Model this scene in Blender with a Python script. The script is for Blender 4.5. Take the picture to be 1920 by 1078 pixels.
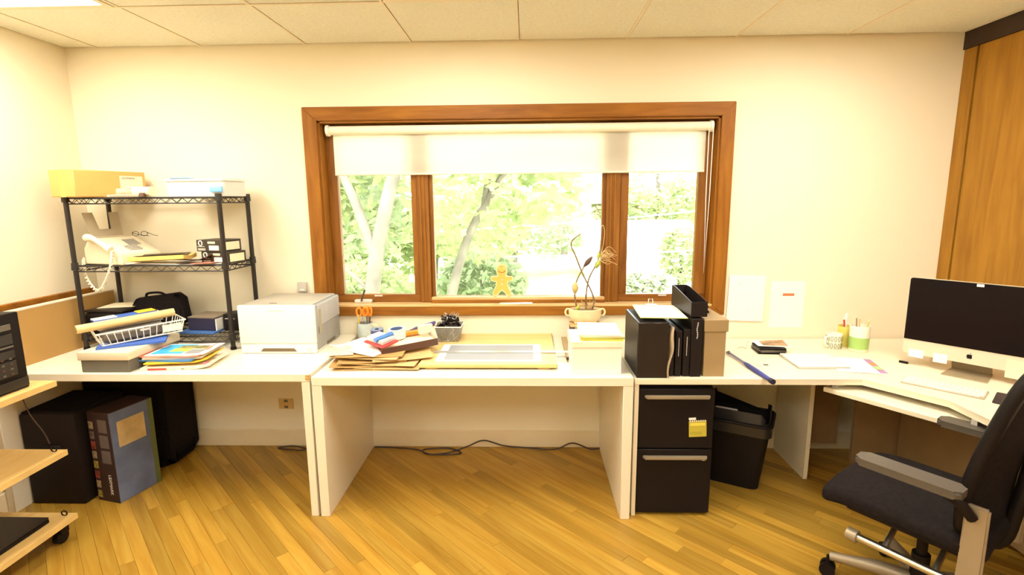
import bpy, bmesh, math, random
from mathutils import Vector, Matrix
R = math.radians
random.seed(7)
for o in list(bpy.data.objects): bpy.data.objects.remove(o, do_unlink=True)
sc = bpy.context.scene
C = sc.collection

# ------------------------------------------------------------------ camera
PITCH, YAW, ROLL = .1661, .0297, -.0086
cam_d = bpy.data.cameras.new('camera'); cam = bpy.data.objects.new('camera', cam_d); C.objects.link(cam)
cam_d.sensor_width = 36; cam_d.lens = 983.16/1920*36; cam_d.clip_start = .05
cam.matrix_world = (Matrix.Translation((0, 0, 1.5634)) @ Matrix.Rotation(YAW, 4, 'Z') @
                    Matrix.Rotation(math.pi/2-PITCH, 4, 'X') @ Matrix.Rotation(ROLL, 4, 'Z'))
sc.camera = cam
# ------------------------------------------------------------------ light and exposure
LAMP_STRENGTH = 17.0
SKY_STRENGTH = 8.0
SUN_STRENGTH = 6.0
sc.view_settings.view_transform = 'Standard'; sc.view_settings.look = 'None'
sc.view_settings.gamma = 1; sc.view_settings.exposure = 0.28; sc.view_settings.use_curve_mapping = False
w = bpy.data.worlds.new('sky'); sc.world = w; w.use_nodes = True
bg = w.node_tree.nodes['Background']; bg.inputs[0].default_value = (.97, 1, .98, 1); bg.inputs[1].default_value = SKY_STRENGTH
sd = bpy.data.lights.new('sun', 'SUN'); sd.energy = SUN_STRENGTH; sd.angle = R(1.5); sd.color = (1, .96, .86)
sun = bpy.data.objects.new('sun', sd); C.objects.link(sun); sun.rotation_euler = (R(38), R(14), 0)

# ------------------------------------------------------------------ materials
MATS = {}
def mat(name, col, rough=.5, metal=0, var=.06, scale=12, bump=0, bscale=None, spec=.5, trans=0, emit=None, estr=0, coat=0):
    if name in MATS: return MATS[name]
    m = bpy.data.materials.new(name); m.use_nodes = True; nt = m.node_tree; b = nt.nodes['Principled BSDF']
    tc = nt.nodes.new('ShaderNodeTexCoord'); no = nt.nodes.new('ShaderNodeTexNoise')
    no.inputs['Scale'].default_value = scale; no.inputs['Detail'].default_value = 3
    nt.links.new(tc.outputs['Object'], no.inputs['Vector'])
    ra = nt.nodes.new('ShaderNodeValToRGB')
    lo = [max(0, c*(1-var)) for c in col]; hi = [min(1, c*(1+var)) for c in col]
    ra.color_ramp.elements[0].color = (*lo, 1); ra.color_ramp.elements[1].color = (*hi, 1)
    ra.color_ramp.elements[0].position = .3; ra.color_ramp.elements[1].position = .7
    nt.links.new(no.outputs['Fac'], ra.inputs['Fac']); nt.links.new(ra.outputs['Color'], b.inputs['Base Color'])
    b.inputs['Roughness'].default_value = rough; b.inputs['Metallic'].default_value = metal
    b.inputs['Specular IOR Level'].default_value = spec
    b.inputs['Coat Weight'].default_value = coat
    if trans: b.inputs['Transmission Weight'].default_value = trans
    if emit: b.inputs['Emission Color'].default_value = (*emit, 1); b.inputs['Emission Strength'].default_value = estr
    if bump:
        n2 = nt.nodes.new('ShaderNodeTexNoise'); n2.inputs['Scale'].default_value = bscale or scale*6; n2.inputs['Detail'].default_value = 2
        nt.links.new(tc.outputs['Object'], n2.inputs['Vector'])
        bp = nt.nodes.new('ShaderNodeBump'); bp.inputs['Strength'].default_value = bump; bp.inputs['Distance'].default_value = .002
        nt.links.new(n2.outputs['Fac'], bp.inputs['Height']); nt.links.new(bp.outputs['Normal'], b.inputs['Normal'])
    MATS[name] = m; return m
def wood(name, dark, light, axis='X', stretch=14, scale=6, rough=.45, random_tone=0, coat=0):
    if name in MATS: return MATS[name]
    m = bpy.data.materials.new(name); m.use_nodes = True; nt = m.node_tree; b = nt.nodes['Principled BSDF']
    tc = nt.nodes.new('ShaderNodeTexCoord'); mp = nt.nodes.new('ShaderNodeMapping')
    s = [stretch]*3; s['XYZ'.index(axis)] = 1.0; mp.inputs['Scale'].default_value = s
    nt.links.new(tc.outputs['Object'], mp.inputs['Vector'])
    oi = nt.nodes.new('ShaderNodeObjectInfo'); ge = nt.nodes.new('ShaderNodeNewGeometry')
    ad = nt.nodes.new('ShaderNodeMath'); ad.operation = 'ADD'
    nt.links.new(oi.outputs['Random'], ad.inputs[0]); nt.links.new(ge.outputs['Random Per Island'], ad.inputs[1])
    fr = nt.nodes.new('ShaderNodeMath'); fr.operation = 'FRACT'; nt.links.new(ad.outputs[0], fr.inputs[0])
    vm = nt.nodes.new('ShaderNodeVectorMath'); vm.operation = 'ADD'; mu = nt.nodes.new('ShaderNodeMath'); mu.operation = 'MULTIPLY'; mu.inputs[1].default_value = 37
    nt.links.new(fr.outputs[0], mu.inputs[0]); nt.links.new(mp.outputs[0], vm.inputs[0]); nt.links.new(mu.outputs[0], vm.inputs[1])
    no = nt.nodes.new('ShaderNodeTexNoise'); no.inputs['Scale'].default_value = scale; no.inputs['Detail'].default_value = 5; no.inputs['Distortion'].default_value = .6
    nt.links.new(vm.outputs[0], no.inputs['Vector'])
    ra = nt.nodes.new('ShaderNodeValToRGB'); ra.color_ramp.elements[0].color = (*dark, 1); ra.color_ramp.elements[1].color = (*light, 1)
    ra.color_ramp.elements[0].position = .28; ra.color_ramp.elements[1].position = .68
    nt.links.new(no.outputs['Fac'], ra.inputs['Fac'])
    out = ra.outputs['Color']
    if random_tone:
        hs = nt.nodes.new('ShaderNodeHueSaturation'); mr = nt.nodes.new('ShaderNodeMapRange')
        mr.inputs['To Min'].default_value = 1-random_tone; mr.inputs['To Max'].default_value = 1+random_tone*.5
        nt.links.new(fr.outputs[0], mr.inputs['Value']); nt.links.new(mr.outputs[0], hs.inputs['Value']); nt.links.new(out, hs.inputs['Color']); out = hs.outputs['Color']
    nt.links.new(out, b.inputs['Base Color']); b.inputs['Roughness'].default_value = rough; b.inputs['Coat Weight'].default_value = coat
    b.inputs['Coat Roughness'].default_value = .25; b.inputs['Specular IOR Level'].default_value = .3
    MATS[name] = m; return m
def mix_clear(name, col, clear, rough=.4, gloss=True):          # a see-through sheet: part clear, part surface
    if name in MATS: return MATS[name]
    m = bpy.data.materials.new(name); m.use_nodes = True; nt = m.node_tree
    b = nt.nodes['Principled BSDF']; b.inputs['Base Color'].default_value = (*col, 1); b.inputs['Roughness'].default_value = rough
    t = nt.nodes.new('ShaderNodeBsdfTransparent'); mx = nt.nodes.new('ShaderNodeMixShader'); mx.inputs[0].default_value = clear
    nt.links.new(b.outputs[0], mx.inputs[1]); nt.links.new(t.outputs[0], mx.inputs[2]); nt.links.new(mx.outputs[0], nt.nodes['Material Output'].inputs['Surface'])
    MATS[name] = m; return m
def translucent(name, col, tl=.5, clear=0., tcol=None):
    if name in MATS: return MATS[name]
    m = bpy.data.materials.new(name); m.use_nodes = True; nt = m.node_tree
    nt.nodes.remove(nt.nodes['Principled BSDF'])
    d = nt.nodes.new('ShaderNodeBsdfDiffuse'); t = nt.nodes.new('ShaderNodeBsdfTranslucent'); mx = nt.nodes.new('ShaderNodeMixShader')
    no = nt.nodes.new('ShaderNodeTexNoise'); no.inputs['Scale'].default_value = 1.7; ra = nt.nodes.new('ShaderNodeValToRGB')
    ra.color_ramp.elements[0].color = (*[c*.75 for c in col], 1); ra.color_ramp.elements[1].color = (*[min(1, c*1.25) for c in col], 1)
    nt.links.new(no.outputs['Fac'], ra.inputs[0]); nt.links.new(ra.outputs[0], d.inputs[0]); t.inputs[0].default_value = (*(tcol or col), 1)
    mx.inputs[0].default_value = tl; nt.links.new(d.outputs[0], mx.inputs[1]); nt.links.new(t.outputs[0], mx.inputs[2]); out = mx.outputs[0]
    if clear:
        tr = nt.nodes.new('ShaderNodeBsdfTransparent'); m2 = nt.nodes.new('ShaderNodeMixShader'); m2.inputs[0].default_value = clear
        nt.links.new(out, m2.inputs[1]); nt.links.new(tr.outputs[0], m2.inputs[2]); out = m2.outputs[0]
    nt.links.new(out, nt.nodes['Material Output'].inputs['Surface'])
    MATS[name] = m; return m

M_wall = mat('wall_paint', (.86, .78, .595), .75, var=.012, scale=1.3, bump=.15, bscale=90)
M_base = mat('baseboard_paint', (.80, .68, .46), .5, var=.02)
M_tile = mat('ceiling_tile', (.80, .79, .66), .9, var=.05, scale=60, bump=.6, bscale=160)
M_grid = mat('ceiling_grid', (.82, .73, .54), .5, var=.02)
M_floor = wood('floor_oak', (.350, .175, .018), (.480, .290, .047), 'X', 14, 2.2, .34, .30, coat=.25)
M_slab = mat('floor_underlay', (.16, .06, .015), .8)
M_casing = wood('casing_wood', (.20, .066, .004), (.34, .132, .010), 'X', 9, 2.5, .55)
M_casing_v = wood('casing_wood_upright', (.20, .066, .004), (.34, .132, .010), 'Z', 9, 2.5, .55)
M_sash = wood('sash_wood', (.17, .06, .010), (.31, .125, .022), 'Z', 9, 2.5, .35)
M_sashh = wood('sash_wood_rail', (.17, .06, .010), (.31, .125, .022), 'X', 9, 2.5, .35)
M_sill = wood('sill_wood', (.55, .34, .13), (.75, .52, .25), 'X', 9, 2.5, .3)
M_panel = wood('panel_wood', (.26, .110, .008), (.38, .180, .016), 'Z', 10, 2.2, .5)
M_dark = mat('dark_trim', (.028, .012, .006), .5)
M_white = mat('white_laminate', (.82, .755, .61), .35, var=.015, scale=3)
M_whiteR = mat('cream_laminate', (.82, .74, .56), .35, var=.015, scale=3)
M_edge = mat('laminate_edge', (.80, .66, .40), .45, var=.03)
M_chip = mat('chipboard', (.55, .36, .13), .9, var=.2, scale=80)
M_black = mat('black_plastic', (.009, .006, .006), .5, spec=.2)
M_blackm = mat('black_powder_coat', (.022, .017, .015), .38)
M_blackf = mat('black_fabric', (.012, .0085, .0085), .9, var=.3, scale=60, bump=.5, bscale=300, spec=.15)
M_blackc = mat('black_cardboard', (.012, .007, .006), .65, spec=.25)
M_blackleather = mat('black_leatherette', (.018, .013, .011), .36, spec=.35)
M_steel = mat('brushed_steel', (.62, .58, .52), .3, 1, var=.05)
M_alu = mat('satin_aluminium', (.36, .30, .215), .45, .5, var=.04)
M_greyp = mat('grey_plastic', (.50, .47, .41), .5, var=.03)
M_lgreyp = mat('light_grey_plastic', (.60, .58, .53), .45, var=.03)
M_whitep = mat('white_plastic', (.90, .85, .74), .4, var=.01)
M_faxp = mat('fax_plastic', (.85, .76, .56), .45, var=.02)
M_faxd = mat('fax_tray_plastic', (.52, .44, .30), .5, var=.03)
M_kraft = mat('kraft_card', (.70, .42, .13), .8, var=.06, scale=8, bump=.2)
M_kraft2 = mat('kraft_paper', (.47, .275, .09), .8, var=.08, scale=10, bump=.3)
M_kraft3 = mat('kraft_paper_pale', (.60, .40, .17), .8, var=.08, scale=10, bump=.3)
M_tanbox = mat('tan_file_box', (.34, .23, .105), .75, var=.04)
M_paper = mat('white_paper', (.90, .88, .82), .8, var=.01)
M_paperc = mat('cream_paper', (.88, .78, .55), .8, var=.02)
M_blue = mat('blue_card', (.05, .13, .50), .5)
M_cyan = mat('cyan_print', (.05, .42, .75), .45)
M_lblue = mat('pale_blue_plastic', (.22, .50, .85), .4)
M_red = mat('red_print', (.65, .06, .05), .5)
M_pink = mat('pink_print', (.85, .28, .20), .5)
M_purple = mat('purple_print', (.42, .22, .42), .5)
M_orange = mat('orange_plastic', (.90, .25, .015), .4)
M_yellow = mat('yellow_card', (.90, .52, .03), .6)
M_lemon = mat('lemon_card', (.85, .70, .10), .6)
M_lime = mat('lime_card', (.50, .55, .10), .6)
M_green = mat('soft_green', (.38, .60, .16), .5)
M_brown = mat('dark_brown', (.10, .045, .03), .55)
M_greyb = mat('grey_box_card', (.14, .125, .095), .7, var=.05)
M_lidc = mat('box_lid_card', (.74, .64, .46), .7, var=.02)
M_boardp = mat('hardboard', (.52, .30, .09), .7, var=.05, scale=4)
M_boarde = mat('board_edge', (.74, .64, .48), .6)
M_backshade = mat('desk_backing_shade', (.30, .19, .085), .7, var=.06)  # tan backing, darkened for the shade beneath the desk
M_birch = wood('birch_shelf', (.72, .47, .16), (.84, .60, .24), 'Y', 10, 2, .4)
M_draw = wood('drawing_board_wood', (.64, .44, .16), (.74, .55, .23), 'X', 10, 2, .45)
M_bluegrey = mat('blue_grey_sheet', (.29, .295, .30), .6, var=.02)
M_mug = mat('pale_blue_glaze', (.52, .62, .62), .25, var=.08, scale=20)
M_cerc = mat('cream_ceramic', (.82, .68, .40), .3, var=.1, scale=14)
M_stem = mat('plant_stem', (.20, .12, .05), .8, var=.2)
M_root = mat('dry_root', (.62, .44, .20), .8, var=.2)
M_bulb = mat('plant_bulb', (.55, .42, .16), .7, var=.25, scale=40)
M_leafp = mat('plant_leaf', (.42, .46, .06), .5)
M_soil = mat('bark_soil', (.22, .12, .05), .95, var=.4, scale=60)
M_ginger = mat('gingerbread', (.86, .46, .10), .7, var=.05)
M_icing = mat('icing', (.95, .82, .55), .6)
M_screen = mat('screen_glass', (.008, .005, .006), .12, spec=.12)
M_alum = mat('computer_aluminium', (.70, .62, .48), .4, .25, var=.02)
M_cable = mat('cable_rubber', (.05, .03, .03), .6)
M_cablew = mat('cable_white', (.86, .80, .62), .5)
M_navy = mat('navy_box_card', (.02, .018, .05), .6)
M_clear = mix_clear('clear_plastic', (.85, .88, .9), .45, .15)
M_clearbin = mix_clear('frosted_plastic', (.88, .88, .86), .25, .3)
M_mesh = mix_clear('wire_mesh_weave', (.30, .29, .26), .25, .4)
M_glass = None
def glass_pane():
    m = bpy.data.materials.new('window_glass'); m.use_nodes = True; nt = m.node_tree; nt.nodes.remove(nt.nodes['Principled BSDF'])
    t = nt.nodes.new('ShaderNodeBsdfTransparent'); t.inputs[0].default_value = (.97, .98, .97, 1)
    g = nt.nodes.new('ShaderNodeBsdfGlossy'); g.inputs['Roughness'].default_value = .02
    f = nt.nodes.new('ShaderNodeFresnel'); f.inputs[0].default_value = 1.45; mx = nt.nodes.new('ShaderNodeMixShader')
    nt.links.new(f.outputs[0], mx.inputs[0]); nt.links.new(t.outputs[0], mx.inputs[1]); nt.links.new(g.outputs[0], mx.inputs[2])
    nt.links.new(mx.outputs[0], nt.nodes['Material Output'].inputs['Surface']); return m
M_glass = glass_pane()
M_blind = translucent('blind_fabric', (.88, .82, .70), .55, .06, (.97, .93, .84))
M_lamp = mat('lamp_diffuser', (.95, .93, .88), .6, emit=(1, .95, .83), estr=LAMP_STRENGTH)
M_bark = mat('tree_bark', (.15, .13, .105), .9, var=.25, scale=5, bump=.8, bscale=14)
M_leaf1 = translucent('leaf_bright', (.40, .46, .24), .45)
M_leaf2 = translucent('leaf_soft', (.42, .47, .32), .45)
M_leaf3 = translucent('leaf_deep', (.32, .39, .23), .4)
M_grass = mat('grass', (.34, .44, .17), .9, var=.2, scale=2)
M_road = mat('pale_concrete', (.70, .68, .62), .9, var=.04, scale=2)
M_house = mat('house_siding', (.30, .25, .14), .8)
M_roofo = mat('pale_roof', (.86, .85, .82), .8)

# ------------------------------------------------------------------ mesh helpers
def nb(): return bmesh.new()
def box(bm, x0, x1, y0, y1, z0, z1, bev=0, seg=1, M=None):
    vs = [bm.verts.new(p) for p in ((x0,y0,z0),(x1,y0,z0),(x1,y1,z0),(x0,y1,z0),(x0,y0,z1),(x1,y0,z1),(x1,y1,z1),(x0,y1,z1))]
    fs = [bm.faces.new([vs[i] for i in f]) for f in ((3,2,1,0),(4,5,6,7),(0,1,5,4),(1,2,6,5),(2,3,7,6),(3,0,4,7))]
    if bev:
        es = list({e for f in fs for e in f.edges})
        r = bmesh.ops.bevel(bm, geom=es, offset=bev, segments=seg, affect='EDGES', profile=.5)
        vs = list({v for f in r['faces'] for v in f.verts} | {v for v in vs if v.is_valid})
    if M is not None:
        for v in vs: v.co = M @ v.co
    return bm
def tube(bm, pts, r, n=8, closed=False, cap=True):
    pts = [Vector(p) for p in pts]; k = len(pts); rings = []
    rs = r if isinstance(r, (list, tuple)) else [r]*k
    up = None
    for i, p in enumerate(pts):
        if closed: d = pts[(i+1) % k]-pts[i-1]
        else: d = (pts[min(i+1, k-1)]-pts[max(i-1, 0)])
        d.normalize()
        if up is None:
            up = Vector((0,0,1)) if abs(d.z) < .9 else Vector((1,0,0))
        a = d.cross(up)
        if a.length < 1e-5: a = d.orthogonal()
        a.normalize(); b = a.cross(d).normalized(); up = b
        rings.append([bm.verts.new(p+(a*math.cos(2*math.pi*j/n)+b*math.sin(2*math.pi*j/n))*rs[i]) for j in range(n)])
    for i in range(k if closed else k-1):
        A, B_ = rings[i], rings[(i+1) % k]
        for j in range(n): bm.faces.new((A[j], A[(j+1) % n], B_[(j+1) % n], B_[j]))
    if cap and not closed:
        bm.faces.new(rings[0]); bm.faces.new(list(reversed(rings[-1])))
    return bm
def curve(pts, n=6):                                             # smooth a polyline (Catmull-Rom)
    P = [Vector(p) for p in pts]; P = [P[0]*2-P[1]]+P+[P[-1]*2-P[-2]]; out = []
    for i in range(1, len(P)-2):
        for s in range(n):
            t = s/n; a, b, c, d = P[i-1:i+3]
            out.append(.5*((2*b)+(c-a)*t+(2*a-5*b+4*c-d)*t*t+(3*b-a-3*c+d)*t**3))
    out.append(P[-2]); return out
def lathe(bm, prof, n=24, c=(0,0,0), sx=1, sy=1):
    rings = []
    for r, z in prof:
        rings.append([bm.verts.new((c[0]+max(r,1e-4)*sx*math.cos(2*math.pi*j/n), c[1]+max(r,1e-4)*sy*math.sin(2*math.pi*j/n), c[2]+z)) for j in range(n)])
    for A, B_ in zip(rings, rings[1:]):
        for j in range(n): bm.faces.new((A[j], A[(j+1) % n], B_[(j+1) % n], B_[j]))
    bm.faces.new(list(reversed(rings[0]))); bm.faces.new(rings[-1]); return bm
def prism(bm, poly, z0, z1, axis='Z', bev=0):
    def P(a, b, z): return {'Z': (a, b, z), 'Y': (a, z, b), 'X': (z, a, b)}[axis]
    A = [bm.verts.new(P(a, b, z0)) for a, b in poly]; B_ = [bm.verts.new(P(a, b, z1)) for a, b in poly]; k = len(poly)
    fs = [bm.faces.new(A), bm.faces.new(list(reversed(B_)))]
    for i in range(k): fs.append(bm.faces.new((A[i], A[(i+1) % k], B_[(i+1) % k], B_[i])))
    if bev: bmesh.ops.bevel(bm, geom=list({e for f in fs for e in f.edges}), offset=bev, segments=2, affect='EDGES')
    return bm
def rpoly(x0, x1, y0, y1, r, n=5):
    out = []
    for cx, cy, a in ((x1-r,y1-r,0),(x0+r,y1-r,90),(x0+r,y0+r,180),(x1-r,y0+r,270)):
        for i in range(n+1):
            t = R(a+90*i/n); out.append((cx+r*math.cos(t), cy+r*math.sin(t)))
    return out
def sheet(bm, w, d, fn, nx=8, ny=8, th=.001):                     # a bent sheet with thickness
    top = [[bm.verts.new((w*(i/nx-.5), d*(j/ny-.5), fn(i/nx, j/ny)+th)) for i in range(nx+1)] for j in range(ny+1)]
    bot = [[bm.verts.new((w*(i/nx-.5), d*(j/ny-.5), fn(i/nx, j/ny))) for i in range(nx+1)] for j in range(ny+1)]
    for j in range(ny):
        for i in range(nx):
            bm.faces.new((top[j][i], top[j][i+1], top[j+1][i+1], top[j+1][i])); bm.faces.new((bot[j][i], bot[j+1][i], bot[j+1][i+1], bot[j][i+1]))
    for j in range(ny):
        bm.faces.new((top[j][0], top[j+1][0], bot[j+1][0], bot[j][0])); bm.faces.new((top[j+1][nx], top[j][nx], bot[j][nx], bot[j+1][nx]))
    for i in range(nx):
        bm.faces.new((top[0][i+1], top[0][i], bot[0][i], bot[0][i+1])); bm.faces.new((top[ny][i], top[ny][i+1], bot[ny][i+1], bot[ny][i]))
    return bm
def obj(name, bm, m, parent=None, loc=(0,0,0), rot=(0,0,0), smooth=False, angle=40):
    bmesh.ops.recalc_face_normals(bm, faces=bm.faces)
    me = bpy.data.meshes.new(name); bm.to_mesh(me); bm.free()
    if smooth:
        for p in me.polygons: p.use_smooth = True
        me.set_sharp_from_angle(angle=R(angle))
    me.materials.append(m)
    o = bpy.data.objects.new(name, me); C.objects.link(o); o.location = loc; o.rotation_euler = rot
    if parent: o.parent = parent
    return o
def tag(o, label=None, cat=None, group=None, kind=None):
    if label: o['label'] = label
    if cat: o['category'] = cat
    if group: o['group'] = group
    if kind: o['kind'] = kind
    return o
def thing(name, label, cat, loc=(0,0,0), rotz=0, group=None, rot=None):
    o = bpy.data.objects.new(name, None); C.objects.link(o); o.empty_display_size = .05
    o.location = loc; o.rotation_euler = rot or (0,0,rotz); return tag(o, label, cat, group)
def struct(o, label, cat=None): return tag(o, label, cat, kind='structure')
def bxo(name, m, parent, x0, x1, y0, y1, z0, z1, bev=0, seg=1, **k): return obj(name, box(nb(), x0, x1, y0, y1, z0, z1, bev, seg), m, parent, smooth=bev > 0, **k)
def text(body, size, m, parent, loc, rot, name='lettering', ext=.0004, align='CENTER', sx=1):
    cu = bpy.data.curves.new(name, 'FONT'); cu.body = body; cu.size = size; cu.extrude = ext; cu.align_x = align; cu.align_y = 'CENTER'
    t = bpy.data.objects.new(name, cu); C.objects.link(t)
    me = bpy.data.meshes.new_from_object(t.evaluated_get(bpy.context.evaluated_depsgraph_get()))
    bpy.data.objects.remove(t, do_unlink=True); me.materials.clear(); me.materials.append(m)
    o = bpy.data.objects.new(name, me); C.objects.link(o); o.location = loc; o.rotation_euler = rot; o.scale = (sx, 1, 1); o.parent = parent
    return o

# ------------------------------------------------------------------ the room
XL, XR, YB, YF, H = -2.676, 2.43, 3.153, -2.6, 2.452
WX0, WX1, WZ0, WZ1 = -1.225, 1.112, .920, 2.025                   # window opening
fl = struct(obj('floor', box(nb(), XL-.1, XR+.1, YF-.1, YB+.1, -.10, -.012), M_slab), 'honey oak strip floor laid diagonally across the room', 'floor')
bw = nb()
box(bw, XL-.15, WX0, YB, YB+.16, -.1, H+.1); box(bw, WX1, XR+.15, YB, YB+.16, -.1, H+.1)
box(bw, WX0, WX1, YB, YB+.16, -.1, WZ0); box(bw, WX0, WX1, YB, YB+.16, WZ1, H+.1)
struct(obj('wall_back', bw, M_wall), 'cream painted wall around the window', 'wall')
struct(obj('wall_left', box(nb(), XL-.15, XL, YF, YB, -.1, H+.1), M_wall), 'cream painted side wall beside the wire rack', 'wall')
struct(obj('wall_front', box(nb(), XL-.15, XR+.15, YF-.15, YF, -.1, H+.1), M_wall), 'plain cream wall behind the viewer', 'wall')
wr = struct(obj('wall_right', box(nb(), XR+.012, XR+.15, YF, YB, -.1, H+.1), M_dark), 'wood panelled side wall with dark header', 'wall')
struct(obj('baseboard_back', box(nb(), XL, XR, YB-.014, YB, 0, .112, .004), M_base), 'cream baseboard along the window wall', 'baseboard')
struct(obj('baseboard_left', box(nb(), XL, XL+.014, YF, YB-.014, 0, .112, .004), M_base), 'cream baseboard along the left wall', 'baseboard')
# right wall: corner stile, dark joint, wide wood panels, dark header
bxo('header', M_dark, wr, XR-.012, XR+.012, YF, YB, 2.36, H)
bxo('stile', M_panel, wr, XR-.004, XR+.012, 3.068, YB, 0, 2.36, .002)
y = 3.052
while y > YF:
    bxo('panel', M_panel, wr, XR-.004, XR+.012, max(y-.92, YF), y, 0, 2.36, .002); y -= .936
rail = nb(); box(rail, XL, XL+.022, .4, 3.115, 1.012, 1.058, .003)
struct(obj('trim_1', rail, M_casing), 'brown wooden rail along the left wall', 'trim')

# ---- floor strips, 57 mm, laid at 45 degrees
def clip(poly, x0, x1, y0, y1):
    for f, lim, s in ((0, x0, 1), (0, x1, -1), (1, y0, 1), (1, y1, -1)):
        out = []
        for i in range(len(poly)):
            a, b = poly[i-1], poly[i]; ia, ib = s*(a[f]-lim) >= 0, s*(b[f]-lim) >= 0
            if ia != ib:
                t = (lim-a[f])/(b[f]-a[f]); out.append((a[0]+(b[0]-a[0])*t, a[1]+(b[1]-a[1])*t))
            if ib: out.append(b)
        poly = out
        if not poly: return []
    return poly
PW = .0572; cand = []
rng = random.Random(3)
for i in range(-62, 62):
    v0 = i*PW; u = -6+rng.random()
    while u < 6:
        L = rng.uniform(.45, 1.35); g = .0005
        q = [(u+g, v0+g), (u+L-g, v0+g), (u+L-g, v0+PW-g), (u+g, v0+PW-g)]
        P = clip([((a+b)*.70711, .3+(b-a)*.70711) for a, b in q], XL, XR, YF, YB)
        if len(P) > 2:
            ar = abs(sum(P[k-1][0]*P[k][1]-P[k][0]*P[k-1][1] for k in range(len(P))))/2
            if ar > .0008: cand.append((P, sum(p[0] for p in P)/len(P), max(p[1] for p in P), ar, rng.uniform(-.0004, .0004)))
        u += L
vis = [c for c in cand if c[2] > 1.95]; vis.sort(key=lambda c: -c[3]); keep = vis[:300]; ids = {id(c) for c in keep}
for P, cx, my, ar, dz in keep:
    c0 = Vector((P[0][0], P[0][1], 0)); bm = nb()
    ro = Matrix.Rotation(R(45), 2); loc2 = [ro @ Vector((p[0]-c0.x, p[1]-c0.y)) for p in P]
    prism(bm, [(p.x, p.y) for p in loc2], -.012, dz)
    obj('plank', bm, M_floor, fl, (c0.x, c0.y, 0), (0, 0, -R(45)))
bm = nb()
ro = Matrix.Rotation(R(45), 2)
for c in cand:
    if id(c) in ids: continue
    prism(bm, [tuple(ro @ Vector(p)) for p in c[0]], -.012, c[4])
tag(obj('plank_field', bm, M_floor, fl, (0,0,0), (0,0,-R(45))), kind='stuff')

# ---- ceiling: 2x2 ft tiles in a grid, recessed lights, rear row added
ce = struct(obj('ceiling', box(nb(), XL-.1, XR+.1, YF-.1, YB+.1, H+.012, H+.10), mat('ceiling_gap_shade', (.10, .07, .035), .9)), 'dropped ceiling of cream acoustic tiles', 'ceiling')  # slab darkened so the tile gaps read as shadow lines
T = .61; X0 = -1.8755
xs = sorted({XL, XR} | {X0+T*k for k in range(-1, 8) if XL < X0+T*k < XR})
ys = sorted({YF, YB} | {2.538-T*k for k in range(0, 9) if 2.538-T*k > YF})
lights = [(-2.4855, 1.318), (-.6555, 1.318), (1.1745, 1.318), (-2.4855, -1.122), (-.6555, -1.122), (1.1745, -1.122)]  # rear row unseen, added to brighten the shade under the desks
def in_light(x, y): return any(lx-.01 < x < lx+T+.01 and ly-.01 < y < ly+2*T+.01 for lx, ly in lights)
for i in range(len(xs)-1):
    for j in range(len(ys)-1):
        if in_light((xs[i]+xs[i+1])/2, (ys[j]+ys[j+1])/2): continue
        bxo('ceiling_tile', M_tile, ce, xs[i]+.0085, xs[i+1]-.0085, ys[j]+.0085, ys[j+1]-.0085, H, H+.012)
gb = nb()
for x in xs[1:-1]: box(gb, x-.0085, x+.0055, YF, YB, H-.0025, H+.0005)
for yy in ys[1:-1]: box(gb, XL, XR, yy-.0055, yy+.0085, H-.003, H)
obj('grid_bar', gb, M_grid, ce)
for k, (lx, ly) in enumerate(lights):
    lt = thing('ceiling_light', ['bright recessed ceiling light above the wire rack', 'recessed ceiling light in the middle of the row', 'recessed ceiling light toward the corner desk', 'added unseen ceiling light at the left rear of the room', 'added unseen ceiling light at the middle rear of the room', 'added unseen ceiling light at the right rear of the room'][k], 'light', (lx+T/2, ly+T, H), group='recessed ceiling lights')
    fr = nb(); h, d = T/2-.012, T-.012
    for a in ((-h, h, -d, -d+.03), (-h, h, d-.03, d), (-h, -h+.03, -d+.03, d-.03), (h-.03, h, -d+.03, d-.03)): box(fr, *a, -.006, .006)
    obj('frame', fr, M_grid, lt); bxo('diffuser', M_lamp, lt, -h+.03, h-.03, -d+.03, d-.03, -.003, .004)

# ------------------------------------------------------------------ window
win = bpy.data.objects.new('window_1', None); C.objects.link(win); win.location = (0, YB, 0)
struct(win, 'wide wood framed window with three lights and roller blind', 'window')
cw = .088
def casing(name, poly, m): obj(name, prism(nb(), poly, -.020, 0, 'Y', .003), m, win, smooth=True)
ox0, ox1, oz0, oz1 = WX0-cw+.006, WX1+cw-.012, WZ0-.056, WZ1+.077
casing('casing_board', [(ox0, oz1), (ox1, oz1), (WX1, WZ1), (WX0, WZ1)], M_casing)
casing('casing_board', [(ox0, oz0), (ox0, oz1), (WX0, WZ1), (WX0, WZ0)], M_casing_v)
casing('casing_board', [(ox1, oz1), (ox1, oz0), (WX1, WZ0), (WX1, WZ1)], M_casing_v)
casing('casing_board', [(ox0, oz0), (WX0, WZ0), (WX1, WZ0), (ox1, oz0)], M_casing)
jt = .012
bxo('jamb', M_casing_v, win, WX0, WX0+jt, -.004, .16, WZ0, WZ1); bxo('jamb', M_casing_v, win, WX1-jt, WX1, -.004, .16, WZ0, WZ1)
bxo('head_jamb', M_casing, win, WX0, WX1, -.004, .16, WZ1-jt, WZ1)
bxo('sill', M_sill, win, WX0, WX1, -.018, .16, WZ0-.001, WZ0+.012, .002)
for mx0, mx1 in ((-.672, -.598), (.478, .562)):
    mu = bxo('mullion', M_sash, win, mx0, mx1, .062, .15, WZ0+.012, WZ1-jt, .004)
    for k in (.25, .55): bxo('bead', M_casing_v, mu, mx0+(mx1-mx0)*k, mx0+(mx1-mx0)*k+.008, .055, .063, WZ0+.012, WZ1-jt)
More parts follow.
